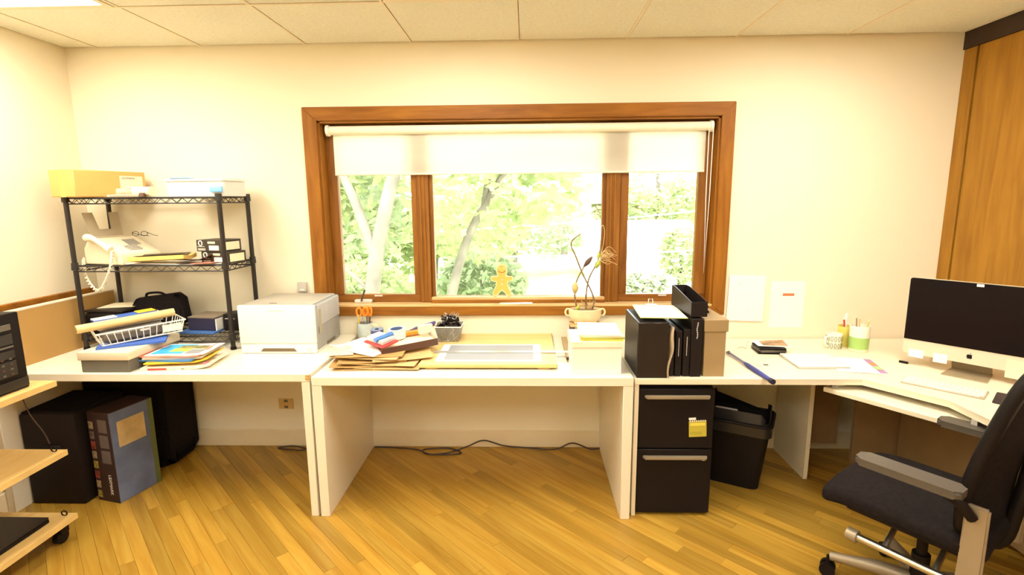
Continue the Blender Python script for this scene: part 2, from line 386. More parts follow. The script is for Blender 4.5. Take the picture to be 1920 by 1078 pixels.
def sash(x0, x1, z0, z1, l, r, b, t, yy=.075, crank=None):
    s = bxo('sash', M_sashh, win, x0, x1, yy, yy+.045, z0, z0+b, .003)
    for nm, a, mm in (('top_rail', (x0, x1, yy, yy+.045, z1-t, z1), M_sashh), ('stile', (x0, x0+l, yy, yy+.045, z0+b, z1-t), M_sash), ('stile', (x1-r, x1, yy, yy+.045, z0+b, z1-t), M_sash)):
        bxo(nm, mm, s, *a, .003)
    bxo('pane', M_glass, s, x0+l, x1-r, yy+.02, yy+.024, z0+b, z1-t)
    if crank:
        cx = crank; hn = nb(); box(hn, cx-.055, cx+.055, yy-.03, yy, z0-.002, z0+.02, .005); obj('crank_base', hn, M_lgreyp, s, smooth=True); hn = nb()
        tube(hn, [(cx-.01, yy-.03, z0+.012), (cx, yy-.045, z0+.03), (cx+.02, yy-.045, z0+.085)], .006, 8)
        obj('crank_handle', hn, mat('crank_bronze', (.10, .075, .05), .4, .4), s, smooth=True)
    bxo('lock_plate', M_lgreyp, s, (x0+x1)/2-.02, (x0+x1)/2+.03, yy-.004, yy+.002, z0+b-.012, z0+b-.003)
    return s
zb, zt = WZ0+.013, WZ1-jt
sash(WX0+jt, -.672, zb, zt, .058, .034, .048, .05, crank=-1.03)
sash(-.598, .478, zb, zt, .022, .022, .032, .05, .085)
sash(.562, WX1-jt, zb, zt, .05, .075, .045, .05, crank=.98)
bxo('ledge', M_sill, win, -.598, .478, .052, .085, zb-.001, .966, .003); bxo('ledge', M_casing, win, -.598, .478, .035, .052, zb-.001, .950, .003)
# roller blind
bl = thing('roller_blind', 'half lowered cream roller blind across the window top', 'blind', (0, YB+.035, 1.975))
tb = nb(); tube(tb, [(-1.17, 0, 0), (1.062, 0, 0)], .026, 20); obj('roller', tb, mat('blind_roll', (.86, .79, .62), .8), bl, smooth=True)
fb = nb(); sheet(fb, 2.20, .255, lambda a, b: .004*math.sin(3*a)*(b), 20, 8, .0008); obj('fabric', fb, M_blind, bl, (-.054, .010, -.1275), (R(90), 0, 0), smooth=True)
hb = nb(); tube(hb, [(-1.153, .010, -.255), (1.045, .010, -.255)], .006, 8); obj('hem_bar', hb, mat('blind_hem', (.90, .82, .65), .7), bl, smooth=True)
for sx in (-1.178, 1.07):
    eb = nb(); tube(eb, [(sx-.008, 0, 0), (sx+.008, 0, 0)], .033, 20); obj('end_bracket', eb, M_whitep, bl, smooth=True)
ch = nb(); tube(ch, [(1.074, -.030, -.01), (1.070, -.034, -.4), (1.060, -.030, -.86), (1.052, -.026, -.4), (1.05, -.028, -.01)], .0025, 6); obj('pull_chain', ch, M_whitep, bl)

# ------------------------------------------------------------------ desks
ZL, ZM, ZR = .745, .730, .715
d = thing('desk', 'white panel-leg desk under the printer and wire rack', 'desk', (-1.86, 2.76, 0), group='white desks along the window wall')
bxo('desktop', M_white, d, -.80, .81, -.377, .385, ZL-.038, ZL, .002); bxo('leg_panel', M_white, d, .77, .808, -.375, .385, 0, ZL-.038, .002); bxo('leg_panel', M_white, d, -.80, -.762, -.375, .385, 0, ZL-.038, .002)
bxo('chipped_corner', M_chip, d, .792, .811, -.379, -.36, ZL-.030, ZL-.004)
d = thing('desk', 'white panel-leg desk in the middle with clear floor beneath', 'desk', (-.27, 2.76, 0), group='white desks along the window wall')
bxo('desktop', M_white, d, -.77, .77, -.38, .385, ZM-.042, ZM, .002); bxo('leg_panel', M_white, d, -.77, -.723, -.379, .385, 0, ZM-.042, .002); bxo('leg_panel', M_white, d, .723, .77, -.379, .385, 0, ZM-.042, .002)
d = thing('corner_desk', 'cream corner desk carrying the computer and black files', 'desk', (0,0,0))
poly = [(.512, 2.408), (1.576, 2.408), (1.77, 2.14), (1.782, 1.05), (2.415, 1.05), (2.415, 3.142), (.512, 3.142)]
obj('desktop', prism(nb(), poly, ZR-.028, ZR, bev=.0015), M_whiteR, d)
bxo('leg_panel', M_whiteR, d, .513, .533, 2.412, 3.138, 0, ZR-.028, .001); bxo('leg_panel', M_whiteR, d, 1.545, 1.568, 2.775, 3.138, 0, ZR-.028, .001)
bxo('leg_panel', M_whiteR, d, 1.80, 2.41, 1.06, 1.082, 0, ZR-.028, .001)
bxo('apron', M_whiteR, d, .90, 1.545, 3.02, 3.04, .56, ZR-.028)
bxo('back_panel', M_backshade, d, 2.10, 2.122, 1.9, 2.85, .06, ZR-.028); bxo('back_panel', M_backshade, d, 1.86, 2.40, 2.87, 2.892, .04, ZR-.028); bxo('back_panel', M_backshade, d, 1.568, 1.86, 3.02, 3.042, .10, ZR-.028)  # last panel added over bare wall; its dark tone stands in for shade
td = Vector((.583, -.812, 0)); ang = math.atan2(td.y, td.x)
kt = obj('keyboard_tray', box(nb(), 0, .60, -.0, .30, -.022, 0, .002), M_whiteR, d, (1.425, 2.455, .66), (0, 0, ang))
for s in (.03, .55): bxo('slide', M_greyp, kt, s, s+.02, .02, .29, 0, .026)

# ------------------------------------------------------------------ left desk: wire rack
RX0, RX1, RY0, RY1 = -2.50, -1.655, 2.81, 3.10
rk = thing('wire_rack', 'black wire shelving rack standing on the left desk', 'rack', ((RX0+RX1)/2, (RY0+RY1)/2, ZL))
hx, hy = (RX1-RX0)/2, (RY1-RY0)/2
for sx in (-1, 1):
    for sy in (-1, 1):
        pb = nb(); tube(pb, [(sx*hx, sy*hy, .015), (sx*hx, sy*hy, .862)], .0125, 12); po = obj('post', pb, M_blackm, rk, smooth=True)
        fb = nb(); lathe(fb, [(.016, 0), (.016, .012), (.012, .02)], 12, (sx*hx, sy*hy, 0)); obj('foot', fb, M_black, po, smooth=True)
        for z in (.075, .475, .845):
            cb = nb(); lathe(cb, [(.0145, z-.022), (.019, z-.02), (.0165, z+.018), (.014, z+.02)], 12, (sx*hx, sy*hy, 0)); obj('collar', cb, M_blackm, po, smooth=True)
for z in (.075, .475, .845):
    s = nb(); t = .004
    for zz in (z, z-.030):
        tube(s, [(-hx, -hy, zz), (hx, -hy, zz)], t, 6); tube(s, [(-hx, hy, zz), (hx, hy, zz)], t, 6)
        tube(s, [(-hx, -hy, zz), (-hx, hy, zz)], t, 6); tube(s, [(hx, -hy, zz), (hx, hy, zz)], t, 6)
    for yy in (-hy, hy):
        n = 26; tube(s, [(-hx+.01+(2*hx-.02)*i/n, yy, z-(.028 if i % 2 else .002)) for i in range(n+1)], .0022, 5)
    for xx in (-hx, hx):
        n = 10; tube(s, [(xx, -hy+.01+(2*hy-.02)*i/n, z-(.028 if i % 2 else .002)) for i in range(n+1)], .0022, 5)
    for i in range(1, 34):
        x = -hx+2*hx*i/34; tube(s, [(x, -hy, z+.003), (x, hy, z+.003)], .0018, 5)
    for yy in (-.05, .05): tube(s, [(-hx, yy, z-.002), (hx, yy, z-.002)], .003, 5)
    obj('wire_shelf', s, M_blackm, rk, smooth=True)
S1, S2, S3 = ZL+.075+.006, ZL+.475+.006, ZL+.845+.006            # shelf surfaces

# top shelf
cbx = thing('cardboard_box', 'long tan cardboard shipping box on the rack top shelf', 'box', (-2.36, 2.72, S3), math.atan2(.954, .3))
bxo('carton', M_kraft, cbx, 0, .385, 0, .195, 0, .143, .004)
bxo('packing_tape', mat('parcel_tape', (.74, .47, .12), .35), cbx, -.0006, .386, .075, .115, -.0003, .1438)
bxo('shipping_label', M_paperc, cbx, .235, .365, -.0012, 0, .035, .118)
text('LEXMARK', .017, mat('label_ink', (.22, .18, .12), .7), cbx, (.285, -.0016, .105), (R(90), 0, 0))
tn = thing('document_bundle', 'bundle of white rolled papers and pamphlets beside the cardboard box', 'papers', (-2.17, 2.85, S3), R(-6))
for nm, a, b, r, m in (('paper_roll', (-.05, .05, .030), (.16, -.02, .026), .026, M_paperc), ('paper_roll', (-.07, .0, .022), (.04, .04, .030), .024, mat('glossy_print', (.45, .36, .26), .4, var=.4, scale=30))):
    q = nb(); tube(q, [a, b], r, 16); obj(nm, q, m, tn, smooth=True)
bxo('pamphlet', M_paper, tn, -.10, .09, -.04, .03, 0, .008); bxo('pamphlet', M_paperc, tn, -.09, .10, -.05, .02, .008, .012)
q = nb(); tube(q, [(.115, -.045, .0), (.115, -.045, .02)], [.018, .012], 10); obj('brown_cap', q, M_brown, tn, smooth=True)
bn = thing('storage_bin', 'frosted plastic storage bin with blue latches on the rack top', 'bin', (-1.80, 2.955, S3), R(-3))
q = nb(); prism(q, rpoly(-.17, .17, -.105, .105, .02), 0, .082); obj('tub', q, M_clearbin, bn, smooth=True)
q = nb(); prism(q, rpoly(-.178, .178, -.112, .112, .022), .082, .094, bev=.002); obj('lid', q, M_clearbin, bn, smooth=True)
bxo('latch', M_lblue, bn, .095, .165, -.125, -.108, .020, .052, .005, 2); bxo('latch', M_lblue, bn, -.13, -.03, -.116, -.06, .0945, .10, .002)
for k in range(5): bxo('contents', M_paper if k % 2 else M_paperc, bn, -.155+.06*k, -.105+.06*k, -.085, .085, .004, .05+.006*k)

# middle shelf: fax machine
fx = thing('fax_machine', 'cream fax machine with handset and raised paper tray', 'fax machine', (-2.325, 2.945, S2), R(74))
prof = [(-.14, 0), (.14, 0), (.14, .085), (.105, .135), (.06, .145), (-.07, .082), (-.135, .058)]
q = nb(); prism(q, [(a, b) for a, b in prof], -.115, .125, 'X', .005); obj('body', q, M_faxp, fx, smooth=True)
q = nb()
prism(q, [(-.09, .0), (.09, .0), (.10, .155), (.045, .155), (.035, .055), (-.035, .055), (-.045, .155), (-.10, .155)], 0, .006, 'Y', .0015)
obj('paper_tray', q, M_faxd, fx, (0, .10, .135), (R(-14), 0, 0))
obj('tray_base', box(nb(), -.10, .10, .06, .115, .138, .150, .003), M_faxd, fx)
hs = nb()
tube(hs, curve([(-.137, -.10, .085), (-.140, -.06, .106), (-.140, .02, .145), (-.137, .075, .150)], 5), [.019, .021, .021, .018, .016, .014, .013, .013, .013, .013, .014, .016, .019, .021, .022, .02], 10)
ho = obj('handset', hs, mat('handset_plastic', (.88, .80, .62), .4), fx, smooth=True)
pts = []
A = curve([(-.137, -.11, .075), (-.165, -.125, .0), (-.175, -.08, -.09), (-.165, .0, -.14), (-.155, .08, -.09), (-.140, .12, -.01), (-.13, .13, .03)], 22)
for i, p in enumerate(A): pts.append(p+Vector((math.cos(i*1.25)*.006, 0, math.sin(i*1.25)*.006)))
q = nb(); tube(q, pts, .0048, 6); obj('coiled_cord', q, M_cablew, fx, smooth=True)
sl = Matrix.Rotation(math.atan2(.063, .13), 4, 'X')
pn = obj('display', box(nb(), -.03, .04, -.035, .03, 0, .002), mat('lcd_grey', (.30, .28, .24), .3), fx, (.045, -.005, .1145), (math.atan2(.063, .13), 0, 0))
kb_ = nb()
for i in range(4):
    for j in range(3): box(kb_, -.02+.02*i-.007, -.02+.02*i+.007, -.09+.018*j-.006, -.09+.018*j+.006, .075+.009*j, .083+.009*j, .001)
obj('keypad', kb_, M_greyp, fx)
sg = thing('eyeglasses', 'folded dark rimmed eyeglasses on the fax machine', 'glasses', (-2.235, 2.975, S2+.148), R(15))
for s in (-.022, .022):
    q = nb(); tube(q, [(s+.017*math.cos(t*math.pi/6), .0, .014+.013*math.sin(t*math.pi/6)) for t in range(12)], .0016, 5, closed=True); obj('rim', q, M_black, sg)
    q = nb(); tube(q, [(s*1.75, 0, .02), (s*1.4+.05, -.03, .006), (s+.085, -.045, .003)], .0016, 5); obj('temple', q, M_black, sg)
yf = thing('magazine', 'yellow edged folded magazine lying before the fax machine', 'magazine', (-2.04, 2.868, S2+.006), R(4))
q = nb(); sheet(q, .30, .13, lambda a, b: .004+.018*abs(b-.5)*1.2+.012*a, 12, 8, .022); obj('pages', q, mat('magazine_edge', (.84, .56, .16), .6), yf, smooth=True)
q = nb(); sheet(q, .26, .10, lambda a, b: .030+.018*abs(b-.5)*1.2+.012*a, 12, 8, .001); obj('cover', q, mat('dark_cover', (.07, .05, .03), .4, var=.5, scale=25), yf, smooth=True)
tag(obj('paper_sheet', sheet(nb(), .62, .17, lambda a, b: .002*math.sin(7*a), 12, 4, .003), M_paper, None, (-1.98, 2.905, S2+.0005), (0, 0, R(1)), smooth=True), 'long white paper sheet under the yellow magazine on the rack', 'paper')
tag(obj('leaflet', sheet(nb(), .19, .11, lambda a, b: .003+.045*a*a, 10, 4, .002), M_brown, None, (-1.84, 2.87, S2+.0045), (0, 0, R(8)), smooth=True), 'dark curled leaflet between yellow magazine and toner boxes', 'leaflet')
tag(obj('leaflet', sheet(nb(), .12, .10, lambda a, b: .002+.004*a, 6, 4, .001), M_pink, None, (-1.775, 2.835, S2+.0045), (0, 0, R(-4)), smooth=True), 'red and white leaflet against the toner boxes', 'leaflet')
def toner(label, x, z, dz):
    t = thing('toner_box', label, 'box', (x, 2.925, z), R(-14), 'toner boxes on the rack')
    bxo('carton', mat('toner_card', (.045, .035, .022), .6), t, -.075, .10, -.07, .07, 0, .064, .002)
    bxo('end_label', M_paperc, t, .1002, .1012, -.05, .055, .008, .052)
    bxo('side_label', M_paper, t, .012, .078, -.0714, -.0702, .008, .034)
    bxo('title_strip', M_paperc, t, .005, .055, -.0714, -.0702, .044, .056); bxo('grey_strip', M_greyp, t, -.064, -.014, -.0714, -.0702, .006, .018)
    q = nb(); tube(q, [(-.045+.012*math.cos(i*math.pi/8), -.0712, .046+.014*math.sin(i*math.pi/8)) for i in range(16)], .0028, 5, closed=True); obj('ring_mark', q, M_paper, t)
    bxo('line_mark', M_paper, t, -.066, -.018, -.0714, -.0702, .0265, .0285)
toner('black toner box with white labels, lower of the two', -1.735, S2+.001, 0)
toner('black toner box with white labels, stacked on top', -1.757, S2+.0665, 0)

# bottom shelf
pr = thing('inkjet_printer', 'low black inkjet printer on the bottom rack shelf', 'printer', (-2.385, 2.95, S1), R(-2))
bxo('body', M_black, pr, -.13, .11, -.12, .12, 0, .125, .022, 3); bxo('lid', M_blackleather, pr, -.125, .105, -.115, .115, .125, .14, .006, 2)
bxo('output_slot', M_greyb, pr, -.10, .08, -.123, -.115, .03, .055, .002)
tag(obj('paper_sheet', sheet(nb(), .20, .16, lambda a, b: .004*a, 4, 4, .002), M_paperc, None, (-2.385, 2.975, S1+.1405), (0, 0, R(8))), 'added pale sheet on top of the black inkjet printer', 'paper')  # pale patch on the lid, laid out as an added sheet
bg_ = thing('laptop_bag', 'black soft laptop bag leaning on the bottom rack shelf', 'bag', (-2.13, 2.97, S1+.019), R(4))
q = nb(); prism(q, rpoly(-.15, .13, 0, .185, .035), -.035, .035, 'Y', .018); obj('body', q, M_blackf, bg_, (0, 0, 0), (0, R(-7), 0), smooth=True)
q = nb(); tube(q, curve([(-.09, -.02, .17), (-.07, -.04, .20), (0, -.04, .205), (.03, -.03, .185)], 5), .007, 8); obj('handle', q, M_blackf, bg_, smooth=True)
bxo('pocket_flap', M_blackf, bg_, -.12, .10, -.045, -.033, .03, .11, .005)
nv = thing('navy_box', 'dark navy box with grey lid on the bottom rack shelf', 'box', (-1.86, 2.93, S1+.012), R(-6))
bxo('carton', M_navy, nv, -.085, .082, -.055, .07, 0, .070, .002); bxo('lid', mat('grey_lid', (.22, .17, .12), .6), nv, -.085, .083, -.056, .10, .071, .078, .001); bxo('white_edge', M_paper, nv, .083, .089, -.05, .06, .0, .066)
md = thing('modem', 'small black modem beside the navy box on the rack', 'modem', (-1.715, 2.96, S1), R(-4))
bxo('case', M_black, md, -.045, .05, -.05, .06, 0, .10, .008, 2); bxo('indicator_strip', M_greyp, md, -.03, .03, -.0515, -.05, .07, .075)
tag(obj('blue_folder', box(nb(), -.12, .10, -.07, .06, 0, .010, .001), mat('blue_plastic', (.06, .15, .42), .4), None, (-1.865, 2.905, S1+.0005), (0, 0, R(-4))), 'blue plastic folder under the navy box', 'folder')

# leaning hardboard panel
pb = thing('hardboard_panel', 'brown hardboard panel with pale edge leaning on the left wall', 'board', (-2.575, 2.62, ZL))
bxo('panel_face', M_boardp, pb, .0, .016, -.42, .505, 0, .286); bxo('panel_edge', M_boarde, pb, -.030, .017, -.42, .506, .286, .292); bxo('panel_back', M_boarde, pb, -.030, .0, -.42, .505, 0, .286)

# file box, basket, roll, magazines
fb_ = thing('file_box', 'grey lidded file box under the wire basket', 'box', (-2.065, 2.60, ZL), R(0))
bxo('carton', M_greyb, fb_, -.120, .120, -.192, .18, 0, .075, .003); bxo('lid', M_lidc, fb_, -.130, .127, -.199, .187, .062, .103, .004, 2)
tag(obj('blue_folder', box(nb(), -.14, .15, -.05, .10, 0, .010), M_blue, None, (-2.03, 2.55, ZL+.104), (0, 0, R(30))), 'blue folder on the file box below the wire basket', 'folder')
BM = (R(0), R(-2), R(48))
bk = thing('wire_basket', 'white wire letter basket tilted on the file box', 'basket', (-2.062, 2.655, ZL+.123), rot=BM)
bx, by, bh = .195, .100, .062
q = nb(); tube(q, [(-bx, -by, bh), (bx, -by, bh), (bx, by, bh), (-bx, by, bh)], .0042, 8, closed=True); obj('rim', q, M_whitep, bk, smooth=True)
q = nb(); sx_ = .90
tube(q, [(-bx*sx_, -by*sx_, 0), (bx*sx_, -by*sx_, 0), (bx*sx_, by*sx_, 0), (-bx*sx_, by*sx_, 0)], .003, 6, closed=True)
for i in range(13):
    x = -bx*.95+2*bx*.95*i/12
    tube(q, [(x, -by, bh), (x*sx_/.95*.95, -by*sx_, 0), (x*sx_, by*sx_, 0), (x, by, bh)], .0022, 6)
for i in range(5):
    y = -by*.8+by*1.6*i/4; tube(q, [(-bx, y, bh), (-bx*sx_, y, 0), (bx*sx_, y, 0), (bx, y, bh)], .0022, 6)
obj('wire_grid', q, M_whitep, bk, smooth=True)
bxo('name_plate', M_whitep, bk, .085, .175, -by*.97, -by*.93, .012, .05)
def inbasket(name, label, cat, m, a, dz, rz=0, bev=.002):
    o = bxo(name, m, None, *a, bev); Mx = bk.matrix_basis @ Matrix.Translation((0, 0, dz)) @ Matrix.Rotation(rz, 4, 'Z'); o.matrix_world = Mx; tag(o, label, cat); return o
bpy.context.view_layer.update()
inbasket('hard_drive', 'dark grey electronic device with white sticker in the wire basket', 'device', mat('device_grey', (.13, .11, .09), .5), (-.16, .11, -.082, .06, 0, .052), .006, 0, .012)
inbasket('sticker_label', 'small white sticker on the grey device', 'sticker', M_paper, (-.01, .035, -.0835, -.0822, .033, .043), .006, 0, 0)
inbasket('paper_sheet', 'white papers stacked at the back of the wire basket', 'paper', M_paper, (-.17, .12, .012, .088, 0, .044), .059, R(3))
inbasket('blue_folder', 'blue booklet with orange tab in the wire basket', 'folder', M_blue, (-.18, .10, .010, .088, 0, .011), .104, R(4))
inbasket('orange_tab', 'orange card on the blue booklet in the wire basket', 'card', M_yellow, (.01, .095, .012, .086, 0, .004), .1155, R(4))
inbasket('paper_sheet', 'white slip on the left of the blue booklet', 'paper', M_paper, (-.18, -.08, .012, .08, 0, .003), .1155, R(4))
q = nb(); tube(q, [(-.215, 0, 0), (.215, 0, 0)], .021, 20); 
pt = thing('poster_tube', 'rolled kraft paper poster lying along the wire basket', 'paper roll', (-2.085, 2.612, ZL+.214), rot=(0, R(-2), R(53)))
obj('roll', q, mat('roll_paper', (.82, .60, .27), .6), pt, smooth=True)
q = nb(); tube(q, [(-.2165, 0, 0), (-.2135, 0, 0)], .0165, 20); obj('hollow', q, mat('roll_inside', (.42, .26, .09), .8), pt)

mags = [('magazine', 'white envelope with red stamp, bottom of the magazine pile', 'envelope', M_paperc, .33, .20, .012, -1.755, 2.545, 0, 5),
        ('magazine', 'orange yellow envelope in the magazine pile', 'envelope', M_yellow, .30, .20, .006, -1.765, 2.56, .0265, 8),
        ('magazine', 'blue magazine in the middle of the pile', 'magazine', mat('blue_mag', (.06, .22, .50), .4), .29, .22, .008, -1.81, 2.575, .034, -3),
        ('magazine', 'grey catalogue under the top magazine', 'catalogue', M_greyp, .29, .21, .010, -1.785, 2.58, .043, 4),
        ('magazine', 'pink edged magazine second from the pile top', 'magazine', M_pink, .31, .22, .005, -1.80, 2.585, .054, 1),
        ('magazine', 'top magazine with cyan and white cover and photo', 'magazine', M_paper, .29, .21, .004, -1.775, 2.59, .060, 3)]
for nm, lb, ct, m, w_, d_, th, x, y, dz, rz in mags:
    t = thing(nm if ct == 'magazine' else ct, lb, ct, (x, y, ZL+dz), R(rz), 'magazines and mail on the left desk')
    cr = .016 if dz < .03 else .004
    q = nb(); sheet(q, w_, d_, lambda a, b, cr=cr: .0005+cr*max(0, a-.75)**2*16+.0015*math.sin(6*a+4*b+dz*90)**2, 14, 8, th)
    obj('pages', q, m, t, smooth=True)
    if dz == 0:
        q = nb(); box(q, -.13, -.04, -d_/2-.0012, -d_/2-.0004, .002, .011); obj('red_stamp', q, M_red, t)
        q = nb(); box(q, .03, .045, -d_/2-.0012, -d_/2-.0004, .003, .007); obj('postmark', q, M_greyb, t)
        bxo('pink_stamp', mat('pink_ink', (.75, .20, .36), .5), t, .128, .150, -.085, -.055, .024, .0265); bxo('grey_stamp', M_greyp, t, .135, .160, .0, .04, .0265, .0285)
    if dz == .060:
        bxo('cyan_field', M_cyan, t, -.13, .02, -.085, .085, .0062, .0070); bxo('yellow_photo', M_lemon, t, -.06, .03, -.05, .01, .0070, .0076)
        bxo('photo', mat('photo_print', (.30, .27, .10), .4, var=.9, scale=40), t, -.05, .095, .005, .06, .0070, .0078); bxo('pink_bar', M_pink, t, .10, .125, -.02, .10, .0062, .0070)
        bxo('pale_panel', M_bluegrey, t, .035, .11, -.085, -.01, .0062, .0070)
    if dz == .054: bxo('cover_panel', M_paper, t, -.10, .14, -.10, .10, .0062, .0068)

# laser printer
lp = thing('laser_printer', 'white and grey laser printer on the left desk', 'printer', (-1.355, 2.91, ZL))
bxo('body', mat('printer_grey', (.33, .32, .295), .5), lp, -.205, .207, -.170, .19, .008, .262, .006, 2)
bxo('front_panel', M_whitep, lp, -.210, .208, -.186, -.165, .057, .268, .004, 2)
tr_ = bxo('paper_tray', M_whitep, lp, -.208, .206, -.184, .10, .002, .055, .003)
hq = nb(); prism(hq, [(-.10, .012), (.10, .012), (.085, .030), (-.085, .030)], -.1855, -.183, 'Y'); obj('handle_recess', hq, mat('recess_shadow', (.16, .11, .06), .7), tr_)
bxo('badge', M_lgreyp, lp, -.04, .04, -.1866, -.1858, .235, .242); bxo('size_mark', M_lgreyp, lp, .165, .18, -.1866, -.1838, .014, .03)
bxo('top_cover', mat('printer_top', (.42, .38, .31), .5), lp, -.19, .19, -.155, .18, .262, .270, .004, 2)
bxo('vent_label', M_black, lp, -.055, -.015, -.14, -.128, .2702, .2708)
dr = bxo('side_door', mat('printer_door', (.42, .41, .385), .5), lp, .2065, .2105, -.14, .185, .14, .258, .0015); bxo('door_latch', mat('latch_tan', (.36, .30, .20), .5), dr, .2103, .2125, -.135, -.10, .10, .235, .001)
bxo('side_foot', M_greyb, lp, .2066, .2075, -.03, .10, .008, .028)

# ------------------------------------------------------------------ middle desk
def env(i, x, y, z, rz, w_, d_, m, curl, label):
    q = nb(); s = rng.random()*6
    sheet(q, w_, d_, lambda a, b: .0003+curl*(max(0, .35-a)**2*5+max(0, a-.7)**2*5)*(b+.3)+.002*math.sin(5*a+s)**2, 14, 8, .0035)
    return tag(obj('kraft_envelope', q, m, None, (x, y, z), (0, 0, R(rz)), smooth=True), label, 'envelope', 'kraft envelopes piled on the middle desk')
E_ = [(-.80, 2.60, 0, 2, .34, .24, M_kraft2, .0, 'kraft envelope at the bottom of the pile'),
      (-.70, 2.60, .006, -2, .33, .24, M_kraft3, .01, 'pale kraft envelope second from the bottom'),
      (-.82, 2.615, .012, 6, .36, .25, M_kraft2, .02, 'kraft envelope with curled left edge, third in pile'),
      (-.74, 2.62, .020, -5, .38, .25, M_kraft3, .01, 'pale kraft envelope fourth in pile'),
      (-.80, 2.63, .0275, 9, .34, .24, M_kraft2, .02, 'kraft envelope fifth in pile'),
      (-.66, 2.64, .036, 17, .30, .22, M_kraft3, .015, 'pale kraft envelope jutting toward the drawing board'),
      (-.82, 2.64, .044, -7, .36, .23, M_kraft3, .02, 'pale kraft envelope near the top of the pile'),
      (-.81, 2.65, .052, 3, .34, .24, M_kraft2, .01, 'kraft envelope on top of the pile')]
for i, e in enumerate(E_): env(i, e[0], e[1], ZM+e[2]+.0003, *e[3:])
q = nb(); sheet(q, .30, .26, lambda a, b: .001+.045*max(0, .5-b)**2*max(0, .6-a)*4+.004*math.sin(4*a), 14, 12, .0012)
tag(obj('paper_sheet', q, M_paper, None, (-.86, 2.70, ZM+.062), (0, 0, R(-24)), smooth=True), 'curling white sheet on top of the kraft envelopes', 'paper')
q = nb(); sheet(q, .12, .09, lambda a, b: .001+.03*math.sin(3*a)*b, 10, 6, .001)
tag(obj('newsprint', q, mat('newsprint', (.60, .50, .38), .8, var=.3, scale=50), None, (-.955, 2.585, ZM+.060), (0, 0, R(10)), smooth=True), 'crumpled newsprint at the left of the envelope pile', 'paper')
q = nb(); sheet(q, .26, .17, lambda a, b: .0005+.003*a, 6, 6, .002)
tag(obj('wooden_clipboard', q, mat('clipboard_tan', (.70, .42, .14), .6), None, (-.90, 3.02, ZM), (0, 0, R(-6))), 'tan card mat under the pale blue mug', 'mat')
mug = thing('mug', 'pale blue mug holding scissors by the window wall', 'mug', (-.985, 3.075, ZM+.0055))
q = nb(); lathe(q, [(.036, 0), (.044, .004), (.046, .02), (.047, .10), (.043, .10), (.041, .012), (.001, .011)], 28); obj('cup', q, M_mug, mug, smooth=True)
q = nb(); tube(q, curve([(.044, .0, .085), (.070, 0, .082), (.078, 0, .055), (.066, 0, .025), (.044, 0, .018)], 5), .006, 8); obj('handle', q, M_cerc, mug, smooth=True)
def scissors(label, x, y, z, rz, tilt):
    s = thing('scissors', label, 'scissors', (x, y, z), rot=(R(tilt), 0, R(rz)), group='scissors in the pale blue mug')
    for sg_ in (-1, 1):
        q = nb(); tube(q, [(sg_*.018+.014*math.cos(t*math.pi/7), 0, .155+.026*math.sin(t*math.pi/7)) for t in range(14)], .006, 7, closed=True); obj('handle', q, M_orange, s, smooth=True)
        q = nb(); prism(q, [(sg_*.002-.006, .0), (sg_*.002+.006, .02), (sg_*.010+.006, .135), (sg_*.010-.006, .135)], -.001+.0012*sg_, .001+.0012*sg_, 'Y'); obj('blade', q, M_steel, s)
scissors('orange handled scissors on the left in the blue mug', -.998, 3.075, ZM+.0185, 10, 3)
scissors('orange handled scissors on the right in the blue mug', -.972, 3.078, ZM+.0185, -35, -4)
def pencil(name, label, cat, base, top, r, m, grp, tip=None):
    t = thing(name, label, cat, base, group=grp); v = Vector(top)-Vector(base)
    q = nb(); tube(q, [(0,0,0), v*.93], r, 8); obj('barrel', q, m, t, smooth=True)
    q = nb(); tube(q, [v*.93, v], [r, r*.35], 8); obj('tip', q, tip or M_paperc, t, smooth=True)
pencil('pencil', 'yellow pencil in the pale blue mug', 'pencil', (-1.005, 3.06, ZM+.0185), (-1.02, 3.055, ZM+.16), .0035, M_yellow, 'pens in the pale blue mug')
pencil('pen', 'brown pen in the pale blue mug', 'pen', (-.965, 3.085, ZM+.0185), (-.950, 3.07, ZM+.15), .004, M_brown, 'pens in the pale blue mug', M_brown)
# tray of small supplies on the envelopes
TZ = ZM+.064
st = thing('supply_tray', 'shallow dark brown cardboard tray holding tape and a stapler', 'tray', (-.66, 2.735, TZ+.006), rot=(R(7), R(-4), R(27)))
bxo('base', M_paperc, st, -.15, .15, -.10, .10, 0, .003); bxo('side', M_brown, st, -.15, .15, -.102, -.098, 0, .038); bxo('side', M_brown, st, -.15, .15, .098, .102, 0, .03)
bxo('side', M_greyp, st, .148, .152, -.10, .10, 0, .038); bxo('side', M_brown, st, -.152, -.148, -.10, .10, 0, .02)
sp = thing('stapler_pack', 'clear packaged blue stapler on a red card', 'stapler', (-.775, 2.675, TZ+.028), rot=(R(8), R(4), R(-35)))
bxo('red_card', M_red, sp, -.075, .075, -.055, .055, 0, .012, .003); bxo('clear_pack', M_clear, sp, -.065, .065, -.045, .045, .012, .036, .005)
q = nb(); tube(q, [(.02, -.055, .036), (.035, .05, .040)], .014, 12); obj('stapler_body', q, mat('blue_metal', (.08, .22, .55), .3, .4), sp, smooth=True)
tp = thing('tape_roll', 'wide roll of white masking tape in the supply tray', 'tape', (-.72, 2.80, TZ+.022), rot=(R(4), R(-3), 0))
def ring(ro, ri, h, n=28):
    q = nb(); lathe(q, [(ri, 0), (ro, 0), (ro, h), (ri, h), (ri, .0001)], n); return q
obj('tape', ring(.047, .036, .052), M_whitep, tp, smooth=True); obj('core', ring(.036, .032, .050), mat('blue_core', (.10, .16, .32), .6), tp, (0, 0, .001), smooth=True)
tp = thing('tape_roll', 'dark blue roll of tape behind the packaged stapler', 'tape', (-.845, 2.845, TZ+.010), rot=(R(6), 0, 0))
